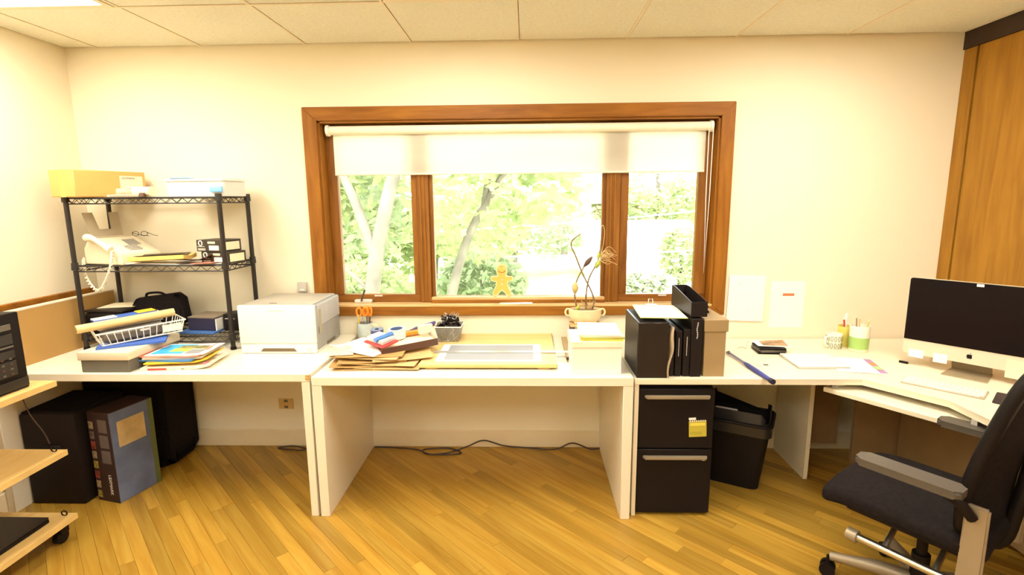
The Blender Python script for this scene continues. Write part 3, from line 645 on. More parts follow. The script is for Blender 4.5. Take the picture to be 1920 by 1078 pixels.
obj('tape', ring(.036, .012, .05), mat('navy_tape', (.05, .06, .16), .3), tp, smooth=True); obj('clear_case', ring(.039, .0365, .03), M_clear, tp, smooth=True)
gl = thing('hole_punch', 'purple hand held punch behind the white tape', 'punch', (-.62, 2.90, TZ+.010), rot=(0, R(-14), R(18)))
q = nb(); tube(q, curve([(-.09, 0, .01), (-.03, 0, .03), (.04, 0, .028), (.10, 0, .035)], 5), [.008]*3+[.017]*10+[.010]*3, 10); obj('grip', q, mat('purple_plastic', (.13, .04, .13), .4), gl, smooth=True)
bxo('lever', mat('indigo_plastic', (.08, .07, .22), .4), gl, -.02, .11, -.012, .012, .036, .05, .004)
tag(obj('card_pack', box(nb(), -.05, .05, -.02, .02, 0, .02, .002), M_orange, None, (-.655, 2.83, TZ+.03), (0, R(-4), R(20))), 'small orange packet in the supply tray', 'packet')
tag(obj('card_pack', box(nb(), -.04, .04, -.012, .012, 0, .045, .002), M_paperc, None, (-.565, 2.815, TZ+.045), (0, R(-4), R(30))), 'cream folded card at the tray right end', 'card')
# wire cup of binder clips
wc = thing('clip_basket', 'small grey mesh cup full of binder clips', 'cup', (-.455, 2.975, ZM+.0))
def frus(bm, a, b, h, t=.0):
    vs = [bm.verts.new((sx*w_, sy*w_, z)) for w_, z in ((a, 0), (b, h)) for sx, sy in ((-1,-1),(1,-1),(1,1),(-1,1))]
    for i in range(4): bm.faces.new((vs[i], vs[(i+1) % 4], vs[4+(i+1) % 4], vs[4+i]))
    bm.faces.new(vs[:4]); return bm
q = nb(); frus(q, .050, .075, .118); wo = obj('mesh_sides', q, M_mesh, wc); md_ = wo.modifiers.new('thick', 'SOLIDIFY'); md_.thickness = .0015
q = nb(); tube(q, [(-.076, -.076, .118), (.076, -.076, .118), (.076, .076, .118), (-.076, .076, .118)], .0035, 8, closed=True); obj('rim', q, M_whitep, wc, smooth=True)
q = nb()
for k in range(16):
    x0, z0 = rng.uniform(-.042, .042), rng.uniform(.01, .09); a = rng.uniform(0, 3.1)
    tube(q, [(x0, -.056-z0*.21-.001, z0), (max(-.05, min(.05, x0+.045*math.cos(a))), -.056-z0*.21-.003, min(.113, z0+.04*abs(math.sin(a))))], .0016, 5)
obj('wire_weave', q, M_steel, wc)
bcm = nb(); prism(bcm, [(-.013, 0), (.013, 0), (.004, .026), (-.004, .026)], -.021, .021, 'Y'); 
bc0 = thing('binder_clip', 'black binder clip heaped on the mesh cup', 'clip', group='binder clips in the mesh cup')
obj('clip_body', bcm, M_black, bc0)
for s in (-1, 1):
    q = nb(); tube(q, [(s*.004, -.010, .025), (s*.020, -.008, .040), (s*.020, .008, .040), (s*.004, .010, .025)], .0013, 5); obj('wire_arm', q, M_steel, bc0)
clips = []
for k in range(14):
    if k == 0: c = bc0
    else:
        c = bc0.copy(); C.objects.link(c)
        for chd in bc0.children:
            cc = chd.copy(); C.objects.link(cc); cc.parent = c
    lay = k//7
    c.location = (-.455+(.05 if lay == 0 else .035)*math.cos(k*.9), 2.975+(.05 if lay == 0 else .03)*math.sin(k*.9), ZM+.098+lay*.042)
    c.rotation_euler = (rng.uniform(-.9, .9), rng.uniform(-.9, .9), rng.uniform(0, 6))
    c['label'] = 'black binder clip heaped in the mesh cup'
# drawing board with T-square
db = thing('drawing_board', 'pale wooden drawing board lying on the middle desk', 'board', (-.20, 2.80, ZM), R(0))
bxo('board', M_draw, db, -.345, .345, -.305, .31, .010, .028, .002)
for s in (-.28, .28): bxo('batten', M_draw, db, s-.03, s+.03, -.29, .29, 0, .010)
bxo('metal_edge', M_steel, db, .3455, .349, -.305, .31, .011, .0285)
tag(bxo('drawing_sheet', M_paper, None, -.47, .07, 2.545, 2.86, ZM+.0283, ZM+.0292), 'white sheet taped on the drawing board', 'paper')
tag(bxo('grey_sheet', M_bluegrey, None, -.43, .03, 2.57, 2.84, ZM+.0294, ZM+.030), 'blue grey print on the drawing board sheet', 'print')
ts = thing('t_square', 'steel T-square lying across the drawing board', 'ruler', (0, 0, ZM))
bxo('blade', M_steel, ts, -.50, .215, 2.688, 2.722, .0305, .0325); hd = bxo('head', M_tanbox, ts, .200, .232, 2.62, 3.02, .020, .0305); bxo('head_end', M_dark, ts, .200, .232, 2.605, 2.62, .018, .0305)
bxo('head_foot', M_tanbox, ts, .204, .228, 2.63, 3.0, .0, .020)
# white box and folders
wb = thing('white_box', 'white cardboard box at the right end of the middle desk', 'box', (.33, 2.53, ZM), R(0))
bxo('carton', M_whitep, wb, -.118, .118, -.105, .135, 0, .16, .002); bxo('lid', mat('box_cream', (.86, .78, .60), .6), wb, -.122, .122, -.109, .139, .135, .165, .002)
for i, (m, lb, dx, rz) in enumerate(((M_lemon, 'lemon yellow folder at the bottom of the white box stack', .05, -3), (M_lime, 'lime green folder in the white box stack', .05, 2), (M_paperc, 'cream folder below the top sheet on the white box', .045, -1), (M_paper, 'white folder on top of the stack on the white box', .035, -4))):
    tag(obj('folder', box(nb(), -.10, .10, -.125, .12, 0, .007), m, None, (.33+dx*.6, 2.555, ZM+.1655+.0085*i), (0, 0, R(rz))), lb, 'folder', 'folders on the white box')
pencil('pen', 'white pen lying on the folders over the white box', 'pen', (.38, 2.44, ZM+.185), (.462, 2.432, ZM+.187), .004, M_whitep, None)
# pottery planter on a stand
pd = thing('planter_stand', 'small dark wooden stand carrying the pottery planter', 'stand', (.34, 3.04, ZM))
bxo('top', M_sill, pd, -.09, .09, -.06, .06, .098, .108, .002)
for a in (-.075, .075):
    for b in (-.045, .045): bxo('leg', M_brown, pd, a-.012, a+.012, b-.012, b+.012, 0, .098)
pp = thing('planter', 'cream pottery planter with ring handles and bare orchid', 'planter', (.34, 3.04, ZM+.1085))
q = nb(); lathe(q, [(.060, 0), (.062, .006), (.075, .012), (.094, .045), (.098, .085), (.093, .088), (.088, .07), (.001, .068)], 32, sx=1.0, sy=.62); obj('pot', q, M_cerc, pp, smooth=True)
q = nb(); lathe(q, [(.088, .0), (.086, .010), (.05, .016), (.001, .02)], 24, (0, 0, .066), sy=.6); obj('bark_mix', q, M_soil, pp, smooth=True)
for s in (-1, 1):
    q = nb(); tube(q, [(s*(.100+.016*math.cos(t*math.pi/8)), 0, .066+.021*math.sin(t*math.pi/8)) for t in range(16)], .0055, 8, closed=True); obj('ring_handle', q, M_cerc, pp, smooth=True)
for fx_, fy_ in ((-.05, -.02), (.05, -.02), (0, .03)):
    q = nb(); lathe(q, [(.012, -.003), (.016, .006), (.014, .012)], 10, (fx_, fy_, .0031)); obj('foot', q, M_cerc, pp, smooth=True)
STEMS = [[(.005, 0, .075), (.004, 0, .16), (.018, 0, .26), (.055, .0, .34), (.075, .0, .385), (.082, -.01, .47), (.09, 0, .56)],
         [(.04, 0, .075), (.050, .0, .13), (.035, 0, .19), (-.02, 0, .30), (-.062, 0, .405), (-.085, 0, .455), (-.078, 0, .49), (-.035, 0, .525)],
         [(-.045, .0, .075), (-.06, 0, .15), (-.062, 0, .21), (-.045, 0, .27), (-.01, 0, .335), (.022, 0, .375)]]
for k, s in enumerate(STEMS):
    q = nb(); c_ = curve(s, 6); tube(q, c_, [.0055-.0025*i/len(c_) for i in range(len(c_))], 7); obj('stem', q, M_stem, pp, smooth=True)
def blob(name, a, b, r, m, n=10):
    q = nb(); a, b = Vector(a), Vector(b); pts = [a.lerp(b, i/6) for i in range(7)]; tube(q, pts, [r*math.sin(math.pi*(.08+.84*i/6)) for i in range(7)], n); return obj(name, q, m, pp, smooth=True)
blob('pseudobulb', (-.062, 0, .175), (-.058, 0, .245), .020, M_bulb); blob('pseudobulb', (-.012, 0, .335), (.038, 0, .395), .014, M_brown); blob('pseudobulb', (.058, 0, .325), (.078, 0, .375), .015, M_leafp)
blob('pseudobulb', (.070, 0, .375), (.078, 0, .425), .010, M_leafp); blob('leaf_stub', (-.05, -.01, .078), (-.04, -.02, .11), .012, M_leafp)
q = nb()
for k in range(26):
    a = rng.uniform(-1.2, 1.9); l = rng.uniform(.03, .10); p0 = Vector((.082, 0, .39+rng.uniform(-.02, .02)))
    tube(q, curve([p0, p0+Vector((l*.5, rng.uniform(-.03, .03), l*.5*math.sin(a))), p0+Vector((l*.95, rng.uniform(-.05, .05), l*.3*math.sin(a)-.02*rng.random()))], 4), .0014, 5)
obj('aerial_roots', q, M_root, pp); q = nb()
for k in range(14):
    a = k*.45; tube(q, curve([(.02, 0, .078), (.02+.03*math.cos(a), .02*math.sin(a), .11), (.02+.045*math.cos(a), .03*math.sin(a), .12+.02*rng.random())], 3), .0016, 5)
obj('root_tuft', q, M_root, pp); q = nb()
tube(q, curve([(.085, 0, .40), (.10, 0, .47), (.105, 0, .54), (.095, 0, .575), (.082, 0, .56)], 5), .002, 5)
obj('flower_spike', q, M_root, pp)
# gingerbread figure and paper on the sill
SZ = WZ0+.012
gm = thing('gingerbread_figure', 'smiling gingerbread man decoration standing on the window sill', 'decoration', (-.158, YB+.070, .9665))
def ginger(sc_):
    out = []
    half = [(0, .205), (.024, .200), (.040, .182), (.044, .160), (.036, .138), (.030, .130), (.050, .126), (.080, .130), (.092, .118), (.088, .102), (.070, .096), (.046, .094), (.048, .070), (.064, .040), (.078, .014), (.066, .001), (.044, .0), (.022, .022), (0, .040)]
    pts = half+[(-x, z) for x, z in reversed(half[1:-1])]
    return [(x*sc_*.78, z) for x, z in pts]
q = nb(); prism(q, ginger(1), -.004, .004, 'Y', .0015); obj('cookie', q, M_ginger, gm, smooth=True)
q = nb(); tube(q, [(x*.95, -.0045, .1+(z-.1)*.95) for x, z in ginger(1)], .0022, 5, closed=True); obj('icing_outline', q, M_icing, gm)
q = nb()
for z in (.105, .078): lathe(q, [(.001, -.004), (.006, 0), (.001, .004)], 10, (0, -.005, z))
obj('icing_button', q, M_icing, gm)
for x in (-.014, .014): q = nb(); lathe(q, [(.001, -.004), (.0045, 0), (.001, .004)], 8, (x, -.005, .178)); obj('eye', q, M_icing, gm)
q = nb(); tube(q, [(.022*math.cos(R(200+14*i)), -.0052, .168+.016*math.sin(R(200+14*i))) for i in range(11)], .0018, 5); obj('smile', q, M_brown, gm)
q = nb(); sheet(q, .20, .05, lambda a, b: .0005+.003*a, 6, 3, .0012); tag(obj('paper_sheet', q, M_paper, None, (-.07, YB+.016, SZ), (0, 0, R(-5))), 'white paper strip lying on the window sill', 'paper')

# ------------------------------------------------------------------ right desk
bf = thing('magazine_file', 'wide black leatherette file box at the desk left end', 'file box', (.592, 2.575, ZR), R(0))
bxo('case', M_blackleather, bf, -.072, .075, -.155, .16, 0, .272, .003); bxo('top_recess', M_blackc, bf, -.06, .062, -.14, .15, .272, .2735)
for k, (x, h, t, lb) in enumerate(((.692, .215, .020, 'black binder beside the crumpled paper'), (.722, .225, .030, 'black binder in the middle of the row'), (.760, .232, .032, 'black binder left of the wide black binder'))):
    b = thing('binder', lb, 'binder', (x, 2.58, ZR), group='black binders on the corner desk')
    bxo('cover', M_blackc, b, -t/2, t/2, -.135, .14, 0, h, .002); bxo('spine_title', M_lgreyp, b, -.0012, .0012, -.1362, -.1352, h*.45, h*.85)
b = thing('binder', 'tall wide black binder beside the tan file box', 'binder', (.804, 2.585, ZR), group='black binders on the corner desk')
bxo('cover', M_blackc, b, -.026, .026, -.145, .15, 0, .285, .002)
q = nb()
for k in range(9): box(q, -.002+.002*math.sin(k), .003+.002*math.sin(k), -.1465, -.1452, .19+.009*k, .196+.009*k)
obj('spine_title', q, M_lgreyp, b)
q = nb(); sheet(q, .25, .05, lambda a, b_: .006*math.sin(9*a)+.004*math.sin(17*b_+6*a), 16, 5, .002)
tag(obj('crumpled_paper', q, mat('crumpled_tan', (.45, .34, .22), .8), None, (.678, 2.43, ZR+.128), (0, R(-86), R(6)), smooth=True), 'crumpled tan paper wedged between file box and binders', 'paper')
tf = thing('file_box', 'tan cardboard file box at the end of the binder row', 'box', (.893, 2.595, ZR))
bxo('carton', M_tanbox, tf, -.050, .050, -.15, .15, 0, .255, .002); bxo('lid', M_tanbox, tf, -.055, .058, -.154, .154, .222, .280, .002)
cl = thing('clipboard', 'clipboard with white paper lying across the black files', 'clipboard', (.640, 2.59, ZR+.2895), R(-4))
bxo('board', M_lime, cl, -.095, .125, -.155, .145, 0, .003); bxo('sheet', M_paper, cl, -.093, .122, -.152, .14, .003, .0045)
q = nb(); box(q, -.03, .03, .115, .15, .0045, .009, .002); tube(q, [(-.012, .14, .009), (-.010, .152, .035), (.010, .152, .035), (.012, .14, .009)], .0025, 6); obj('clip', q, M_steel, cl)
ho_ = thing('magazine_holder', 'open black magazine holder standing on the binders', 'file box', (.806, 2.60, ZR+.2935), rot=(0, 0, R(2)))
side = [(-.15, 0), (.15, 0), (.15, .105), (.10, .105), (-.15, .070)]
for x in (-.038, .036): q = nb(); prism(q, side, x, x+.003, 'X'); obj('side_panel', q, M_blackleather, ho_)
bxo('front_panel', M_blackc, ho_, -.038, .039, -.152, -.149, 0, .070); bxo('back_panel', M_blackc, ho_, -.038, .039, .149, .152, 0, .105); bxo('base', M_blackc, ho_, -.038, .039, -.15, .15, 0, .003)
st_ = thing('stapler', 'black stapler resting on the tan file box', 'stapler', (.905, 2.66, ZR+.2805), R(80))
q = nb(); prism(q, [(-.07, 0), (.07, 0), (.07, .012), (-.07, .010)], -.014, .014, 'Y', .002); obj('base', q, M_black, st_); q = nb(); prism(q, [(-.065, .018), (.07, .030), (.07, .048), (-.05, .036)], -.013, .013, 'Y', .004); obj('lever', q, M_black, st_); bxo('hinge', M_steel, st_, .045, .07, -.012, .012, .010, .032)
tu = thing('umbrella', 'furled blue umbrella lying over the desk edge', 'umbrella', (1.103, 2.80, ZR+.012), rot=(R(-90), 0, R(-177)))
q = nb(); tube(q, [(0,0,0), (0,0,.2)], .006, 10); obj('shaft', q, mat('blue_grey_metal', (.20, .18, .30), .4, .3), tu, smooth=True)
q = nb(); tube(q, [(0,0,.18), (0,0,.21), (0,0,.30), (0,0,.44)], [.007, .010, .011, .010], 10); obj('canopy', q, mat('blue_nylon', (.05, .055, .28), .6), tu, smooth=True)
q = nb(); tube(q, [(0,0,.44), (0,0,.465)], .0125, 12); obj('end_cap', q, M_navy, tu, smooth=True)
q = nb(); tube(q, [(-.006,0,-.02), (.008,0,-.01), (.004,0,.01)], .007, 8); obj('handle', q, M_greyb, tu, smooth=True)
ph = [('disc_case', 'black disc case at the bottom of the photo stack', M_black, .145, .12, .011, 0, -6), ('disc_case', 'dark grey disc case in the photo stack', M_greyb, .14, .12, .011, .0115, 3),
      ('disc_case', 'black disc case below the photograph', M_black, .14, .12, .011, .023, -3)]
for nm, lb, m, w_, d_, th, dz, rz in ph: tag(obj(nm, box(nb(), -w_/2, w_/2, -d_/2, d_/2, 0, th, .001), m, None, (1.345, 2.87, ZR+dz), (0, 0, R(rz))), lb, 'case', 'stack of cases on the corner desk')
pc = thing('photo_card', 'brown photo print curling on top of the case stack', 'photo', (1.365, 2.885, ZR+.035), R(-8))
q = nb(); sheet(q, .17, .12, lambda a, b: .0005+.02*b*a*.6+.004*(1-b), 8, 6, .0015); obj('card', q, M_paper, pc, smooth=True)
q = nb(); sheet(q, .13, .10, lambda a, b: .003+.02*b*a*.6+.004*(1-b), 8, 6, .0008); obj('print', q, mat('brown_photo', (.38, .22, .10), .5, var=.6, scale=18), pc, (.01, .005, 0), smooth=True)
q = nb(); tube(q, curve([(1.20, 2.93, ZR+.002), (1.23, 2.95, ZR+.002), (1.24, 2.92, ZR+.002), (1.26, 2.96, ZR+.002), (1.29, 3.03, ZR+.004), (1.31, 3.04, ZR+.006)], 6), .0014, 5); tag(obj('earphone_wire', q, M_root, None), 'thin tangled wire behind the case stack', 'wire')
for k, (x, y, m, lb) in enumerate(((1.185, 2.615, M_lgreyp, 'pale memory card left of the darker one'), (1.222, 2.625, M_greyb, 'dark memory card on the desk'))): tag(obj('memory_card', box(nb(), -.011, .011, -.009, .009, 0, .002), m, None, (x, y, ZR), (0, 0, R(-12))), lb, 'memory card')
lt = thing('laptop', 'closed white laptop lying on the corner desk', 'laptop', (1.485, 2.66, ZR), R(-2))
bxo('base', M_lgreyp, lt, -.125, .125, -.105, .12, 0, .009, .003); bxo('lid', M_whitep, lt, -.125, .125, -.105, .12, .0095, .016, .003)
br = thing('booklet', 'white open booklet with purple bookmark strip', 'booklet', (1.665, 2.615, ZR), R(-14))
q = nb(); sheet(q, .22, .25, lambda a, b: .0005+.002*math.sin(3*a), 8, 4, .003); obj('pages', q, M_paper, br, smooth=True)
bmk = bxo('bookmark', M_purple, br, .072, .105, -.12, .115, .0055, .0062); bxo('bookmark_orange', M_orange, bmk, .074, .103, .01, .05, .0062, .0066); bxo('bookmark_green', M_green, bmk, .074, .103, -.06, -.01, .0062, .0066)
# cups
mg = thing('patterned_mug', 'white mug with leafy pattern beside the pen cups', 'mug', (1.735, 2.93, ZR), R(200))
q = nb(); lathe(q, [(.036, 0), (.039, .004), (.040, .088), (.037, .088), (.035, .01), (.001, .009)], 24); cu = obj('cup', q, M_whitep, mg, smooth=True)
q = nb()
for k in range(14):
    for z in (.022, .062):
        a = k*2*math.pi/14
        tube(q, [(.0402*math.cos(a+.13*math.cos(t)), .0402*math.sin(a+.13*math.cos(t)), z+.015*math.sin(t)) for t in [i*math.pi/5 for i in range(10)]], .0014, 5, closed=True)
obj('leaf_pattern', q, mat('olive_ink', (.22, .22, .06), .6), mg)
q = nb(); tube(q, curve([(.039, 0, .075), (.062, 0, .07), (.066, 0, .045), (.056, 0, .02), (.039, 0, .016)], 5), .0055, 8); obj('handle', q, M_whitep, mg, smooth=True)
pencil('pen', 'white stirrer standing in the patterned mug', 'pen', (1.728, 2.925, ZR+.012), (1.712, 2.915, ZR+.112), .003, M_whitep, None)
yc = thing('pen_cup', 'yellow tumbler behind the white and green tumbler', 'cup', (1.825, 2.985, ZR))
q = nb(); lathe(q, [(.032, 0), (.034, .003), (.039, .118), (.036, .118), (.031, .01), (.001, .009)], 24); obj('cup', q, mat('lemon_plastic', (.80, .68, .16), .4), yc, smooth=True)
gc = thing('pen_cup', 'white tumbler with wide green band holding pencils', 'cup', (1.845, 2.885, ZR))
q = nb(); lathe(q, [(.044, 0), (.047, .004), (.050, .145), (.047, .145), (.042, .01), (.001, .009)], 28); obj('cup', q, M_whitep, gc, smooth=True)
q = nb(); lathe(q, [(.0474, .016), (.0494, .082), (.0488, .082), (.0468, .016)], 28); obj('green_band', q, M_green, gc, smooth=True)
q = nb(); lathe(q, [(.0445, .0), (.0476, .003), (.0478, .014), (.0474, .014)], 28); obj('base_band', M_glass and q, M_paperc, gc, smooth=True)
pencil('pen', 'clear topped red pen in the yellow tumbler', 'pen', (1.83, 2.985, ZR+.012), (1.815, 2.99, ZR+.165), .005, M_red, 'pens on the corner desk', M_whitep)
pencil('brush', 'white brush in the yellow tumbler', 'brush', (1.82, 2.99, ZR+.012), (1.832, 2.995, ZR+.19), .008, M_whitep, 'pens on the corner desk', M_paper)
for k, (dx, dy, h, m, lb) in enumerate(((-.02, .0, .200, M_tanbox, 'tan pencil at the left of the green banded tumbler'), (.005, .01, .190, M_draw, 'pale wooden pencil in the green banded tumbler'), (.025, -.01, .185, M_lime, 'olive pencil at the right of the green banded tumbler'))):
    pencil('pencil', lb, 'pencil', (1.845+dx*.6, 2.885+dy, ZR+.012), (1.845+dx*1.3, 2.885+dy*2, ZR+h), .0035, m, 'pens on the corner desk')

# computer
M_stand = mat('stand_aluminium', (.40, .32, .20), .4, .3)
im = thing('desktop_computer', 'all-in-one computer with black screen and aluminium stand', 'computer', (2.093, 2.457, ZR), R(-50))
W2 = .264
q = nb(); prism(q, rpoly(-W2, W2, .060, .449, .012), .0, .012, 'Y', .002); obj('housing', q, M_alum, im, smooth=True)
q = nb(); prism(q, [(-W2+.002, .134), (W2-.002, .134)]+[p for p in rpoly(-W2+.002, W2-.002, .134, .447, .011) if p[1] > .3], -.0025, .0, 'Y'); obj('screen', q, M_screen, im)
q = nb(); prism(q, rpoly(-.2, .2, .12, .40, .06), .012, .035, 'Y', .01); obj('rear_shell', q, M_alum, im, smooth=True)
q = nb(); prism(q, [(-.085, -.065), (.085, -.065), (.075, .11), (-.075, .11)], 0, .006, bev=.001); obj('stand_foot', q, M_stand, im)
q = nb(); prism(q, [(.02, .0), (.11, .0), (.095, .012), (.055, .12), (.045, .20), (.03, .20), (.04, .1), (.085, .004)], -.075, .075, 'X'); obj('stand_neck', q, M_stand, im)
apple = [(0, .010), (.004, .0115), (.0085, .0105), (.0105, .0075), (.0085, .005), (.0085, .001), (.011, -.002), (.0085, -.0075), (.005, -.0105), (.002, -.0095), (0, -.009), (-.002, -.0095), (-.005, -.0105), (-.009, -.0065), (-.011, .0), (-.0105, .006), (-.008, .0105), (-.004, .0115)]
q = nb(); prism(q, [(a, b+.095) for a, b in apple], -.0008, .0, 'Y'); lg = obj('logo', q, M_black, im)
q = nb(); prism(q, [(.0005, .1085), (.004, .110), (.0055, .1145), (.002, .113)], -.0008, .0, 'Y'); obj('logo_leaf', q, M_black, lg)
bxo('camera_sticker', M_paper, im, -.008, .018, -.004, -.0026, .432, .444)
Mi = im.matrix_basis.copy(); bpy.context.view_layer.update()
def onscreen(label, x0, x1, z0, z1, m):
    o = bxo('sticky_note', m, None, x0, x1, -.0015, -.0003, z0, z1); o.matrix_world = Mi; tag(o, label, 'note', 'sticky notes on the computer chin')
onscreen('small white note at the left end of the computer chin', -.235, -.175, .045, .085, M_paper)
onscreen('small white note near the middle of the computer chin', -.135, -.080, .040, .085, M_paper)
onscreen('large yellow note at the right of the computer chin', .130, .215, .030, .115, mat('note_yellow', (.88, .80, .48), .7))
tag(obj('cable_clip', box(nb(), -.02, .02, -.004, .004, 0, .012, .002), M_black, None, (1.935, 2.655, ZR+.0), (0, 0, R(-50))), 'small black clip behind the white notes', 'clip')
kb = thing('keyboard', 'slim white keyboard in front of the computer', 'keyboard', (1.864, 2.30, ZR), R(-46.5))
bxo('base', mat('keyboard_base', (.46, .40, .29), .4), kb, -.146, .146, -.064, .064, 0, .007, .002)
rows = [14, 14, 14, 13, 12]; kz = nb()
key0 = None
for r_i in range(6):
    n = [14, 14, 14, 13, 12, 0][r_i]; yy = .052-.0205*r_i
    if n == 0:
        widths = [.0205]*4+[.10]+[.0205]*4; x = -.142
        for w_ in widths:
            bxo('key', M_whitep, kb, x+.001, x+w_-.001, yy-.0085, yy+.0085, .007, .0095); x += w_+.0008
        continue
    w_ = .284/n
    for i in range(n): bxo('key', M_whitep, kb, -.142+w_*i+.0012, -.142+w_*(i+1)-.0012, yy-(.0085 if r_i else .005), yy+(.0085 if r_i else .005), .007, .0095)
mp = thing('mouse_pad', 'dark mouse pad at the right desk edge', 'mouse pad', (2.06, 2.10, ZR), R(-46))
q = nb(); prism(q, rpoly(-.11, .11, -.085, .085, .01), 0, .004); obj('pad', q, mat('pad_cloth', (.035, .02, .018), .9), mp)
tag(obj('paper_sheet', sheet(nb(), .12, .09, lambda a, b: .0005+.004*a, 4, 4, .001), mat('pale_aqua_paper', (.70, .85, .82), .7), None, (2.10, 2.06, ZR+.0045), (0, 0, R(-30))), 'pale aqua slip on the mouse pad', 'paper')
q = nb(); tube(q, curve([(2.22, 2.24, ZR+.003), (2.19, 2.22, ZR+.003), (2.18, 2.18, ZR+.003), (2.22, 2.15, ZR+.003), (2.27, 2.17, ZR+.003)], 6), .002, 6); tag(obj('mouse_cable', q, M_cable, None), 'dark looped cable behind the mouse pad', 'cable')

# ------------------------------------------------------------------ wall items
def plate(label, x, z, w_, h, m, kind='switch'):
    o = thing(kind+'_plate', label, kind, (x, YB, z)); bxo('plate', m, o, -w_/2, w_/2, -.006, 0, -h/2, h/2, .002)
    if kind == 'switch': bxo('toggle', m, o, -.006, .006, -.016, -.006, -.012, .012, .002)
    else:
        for z2 in (-.02, .02): bxo('socket', M_greyb, o, -.012, .012, -.0072, -.006, z2-.008, z2+.008)
    return o
plate('white light switch right of the window', 1.28, 1.06, .055, .09, M_whitep)
o = thing('wall_sensor', 'small grey box on the wall left of the window', 'sensor', (-1.382, YB, 1.045)); bxo('case', M_greyp, o, -.028, .028, -.022, 0, -.03, .028, .003); bxo('window_slot', M_paper, o, -.010, .014, -.0232, -.022, -.02, -.012)
plate('tan power outlet low on the wall under the left desk', -1.548, .285, .095, .068, mat('outlet_tan', (.66, .45, .18), .5), 'outlet')
tag(obj('paper_notice', box(nb(), -.108, .108, -.0015, 0, -.14, .14), M_paper, None, (1.318, YB-.0068, .965), (0, R(1.5), 0)), 'plain white notice taped around the light switch', 'paper')
pn_ = thing('paper_notice', 'white notice with small red heading on the wall', 'paper', (1.567, YB, .925))
bxo('sheet', M_paper, pn_, -.10, .10, -.002, 0, -.142, .142); bxo('red_heading', mat('red_orange_ink', (.82, .20, .08), .6), pn_, -.03, .038, -.0026, -.002, .052, .068)

# ------------------------------------------------------------------ under the desks
fc = thing('file_cabinet', 'black two drawer file cabinet under the corner desk', 'cabinet', (.716, 2.43, 0))
bxo('carcass', M_black, fc, -.178, .180, .018, .55, .012, .668, .004)
for z0, z1 in ((.015, .352), (.358, .662)):
    dw = bxo('drawer', M_black, fc, -.180, .182, -.012, .017, z0, z1, .004)
    q = nb(); prism(q, [(-.155, 0), (.160, 0), (.150, -.022), (-.145, -.022)], z1-.045, z1-.030, 'Z', .003); obj('handle', q, M_alu, dw, (0, -.012, 0))
bxo('lock', M_lgreyp, fc, .135, .15, -.0135, -.012, .295, .305)
sk = thing('calendar_sticker', 'small lime sticker with spiral top on the cabinet drawer', 'sticker', (.822, 2.4168, .465), rot=(0, R(-3), 0))
bxo('card', mat('lime_print', (.52, .44, .05), .6), sk, -.042, .042, -.001, 0, -.045, .036); bxo('text_band', M_lemon, sk, -.036, .036, -.0014, -.001, .012, .026); bxo('text_band', mat('olive_print', (.42, .36, .04), .6), sk, -.036, .02, -.0014, -.001, -.034, -.018); bxo('white_tab', M_paper, sk, -.042, -.008, -.0014, -.0004, .042, .054)
for k in range(8): bxo('spiral_dot', M_paper, sk, -.038+.0102*k, -.033+.0102*k, -.0014, -.0004, .033, .040)
wbk = thing('waste_bin', 'black plastic waste bin with liner under the corner desk', 'bin', (1.16, 2.79, 0), R(-28))
def tbin(bm, a0, b0, a1, b1, z0, z1, r, cap):
    A = [bm.verts.new((x, y, z0)) for x, y in rpoly(-a0, a0, -b0, b0, r)]; B_ = [bm.verts.new((x, y, z1)) for x, y in rpoly(-a1, a1, -b1, b1, r)]; k = len(A)
    for i in range(k): bm.faces.new((A[i], A[(i+1) % k], B_[(i+1) % k], B_[i]))
    if cap: bm.faces.new(A)
    return A, B_
q = nb(); tbin(q, .135, .09, .180, .130, 0, .38, .04, True); tbin(q, .13, .085, .175, .125, .006, .38, .04, True); obj('bin_body', q, M_black, wbk, smooth=True)
q = nb(); tube(q, [(x, y, .38) for x, y in rpoly(-.183, .183, -.133, .133, .045)], .009, 8, closed=True); obj('rim', q, M_black, wbk, smooth=True)
q = nb(); A, B_ = tbin(q, .172, .124, .165, .11, .38, .43, .05, False)
for i, v in enumerate(B_): v.co.z += .030*math.sin(i*1.1)-.02*v.co.x/.15; v.co.x *= 1+.05*math.sin(i*2.3)
tbin(q, .186, .136, .182, .132, .32, .388, .045, False); obj('liner', q, mat('black_liner', (.018, .016, .016), .3), wbk, smooth=True)
bxo('waste_paper', M_paper, wbk, -.12, .0, -.06, .05, .35, .39, .004)
q = nb(); tube(q, curve([(.5, 3.12, .02), (.40, 3.10, .01), (.28, 3.11, .045), (.17, 3.10, .008), (.0, 3.11, .012), (-.15, 3.10, .03), (-.28, 3.11, .06), (-.38, 3.09, .03), (-.50, 3.05, .006), (-.62, 3.03, .006), (-.66, 3.09, .006), (-.5, 3.11, .006), (-.42, 3.04, .006), (-.60, 3.02, .010), (-.70, 3.09, .006), (-.85, 3.11, .008), (-.98, 3.12, .008)], 8), .0045, 6)
tag(obj('power_cable', q, M_cable, None, smooth=True), 'dark cable trailing along the wall under the middle desk', 'cable')
q = nb(); tube(q, curve([(-1.10, 3.08, .006), (-1.2, 3.10, .04), (-1.3, 3.08, .05), (-1.42, 3.05, .02), (-1.5, 3.08, .006), (-1.6, 3.10, .006), (-1.5, 3.12, .01), (-1.35, 3.06, .006)], 8), .004, 6)
tag(obj('power_cable', q, M_cable, None, smooth=True), 'dark coiled cable on the floor under the left desk', 'cable')
q = nb(); tube(q, curve([(-1.88, 3.135, .68), (-1.95, 3.13, .64), (-2.02, 3.125, .59), (-2.10, 3.12, .54)], 6), .004, 6)
tag(obj('hanging_cable', q, M_cable, None, smooth=True), 'dark cable sloping down the wall under the left desk', 'cable')
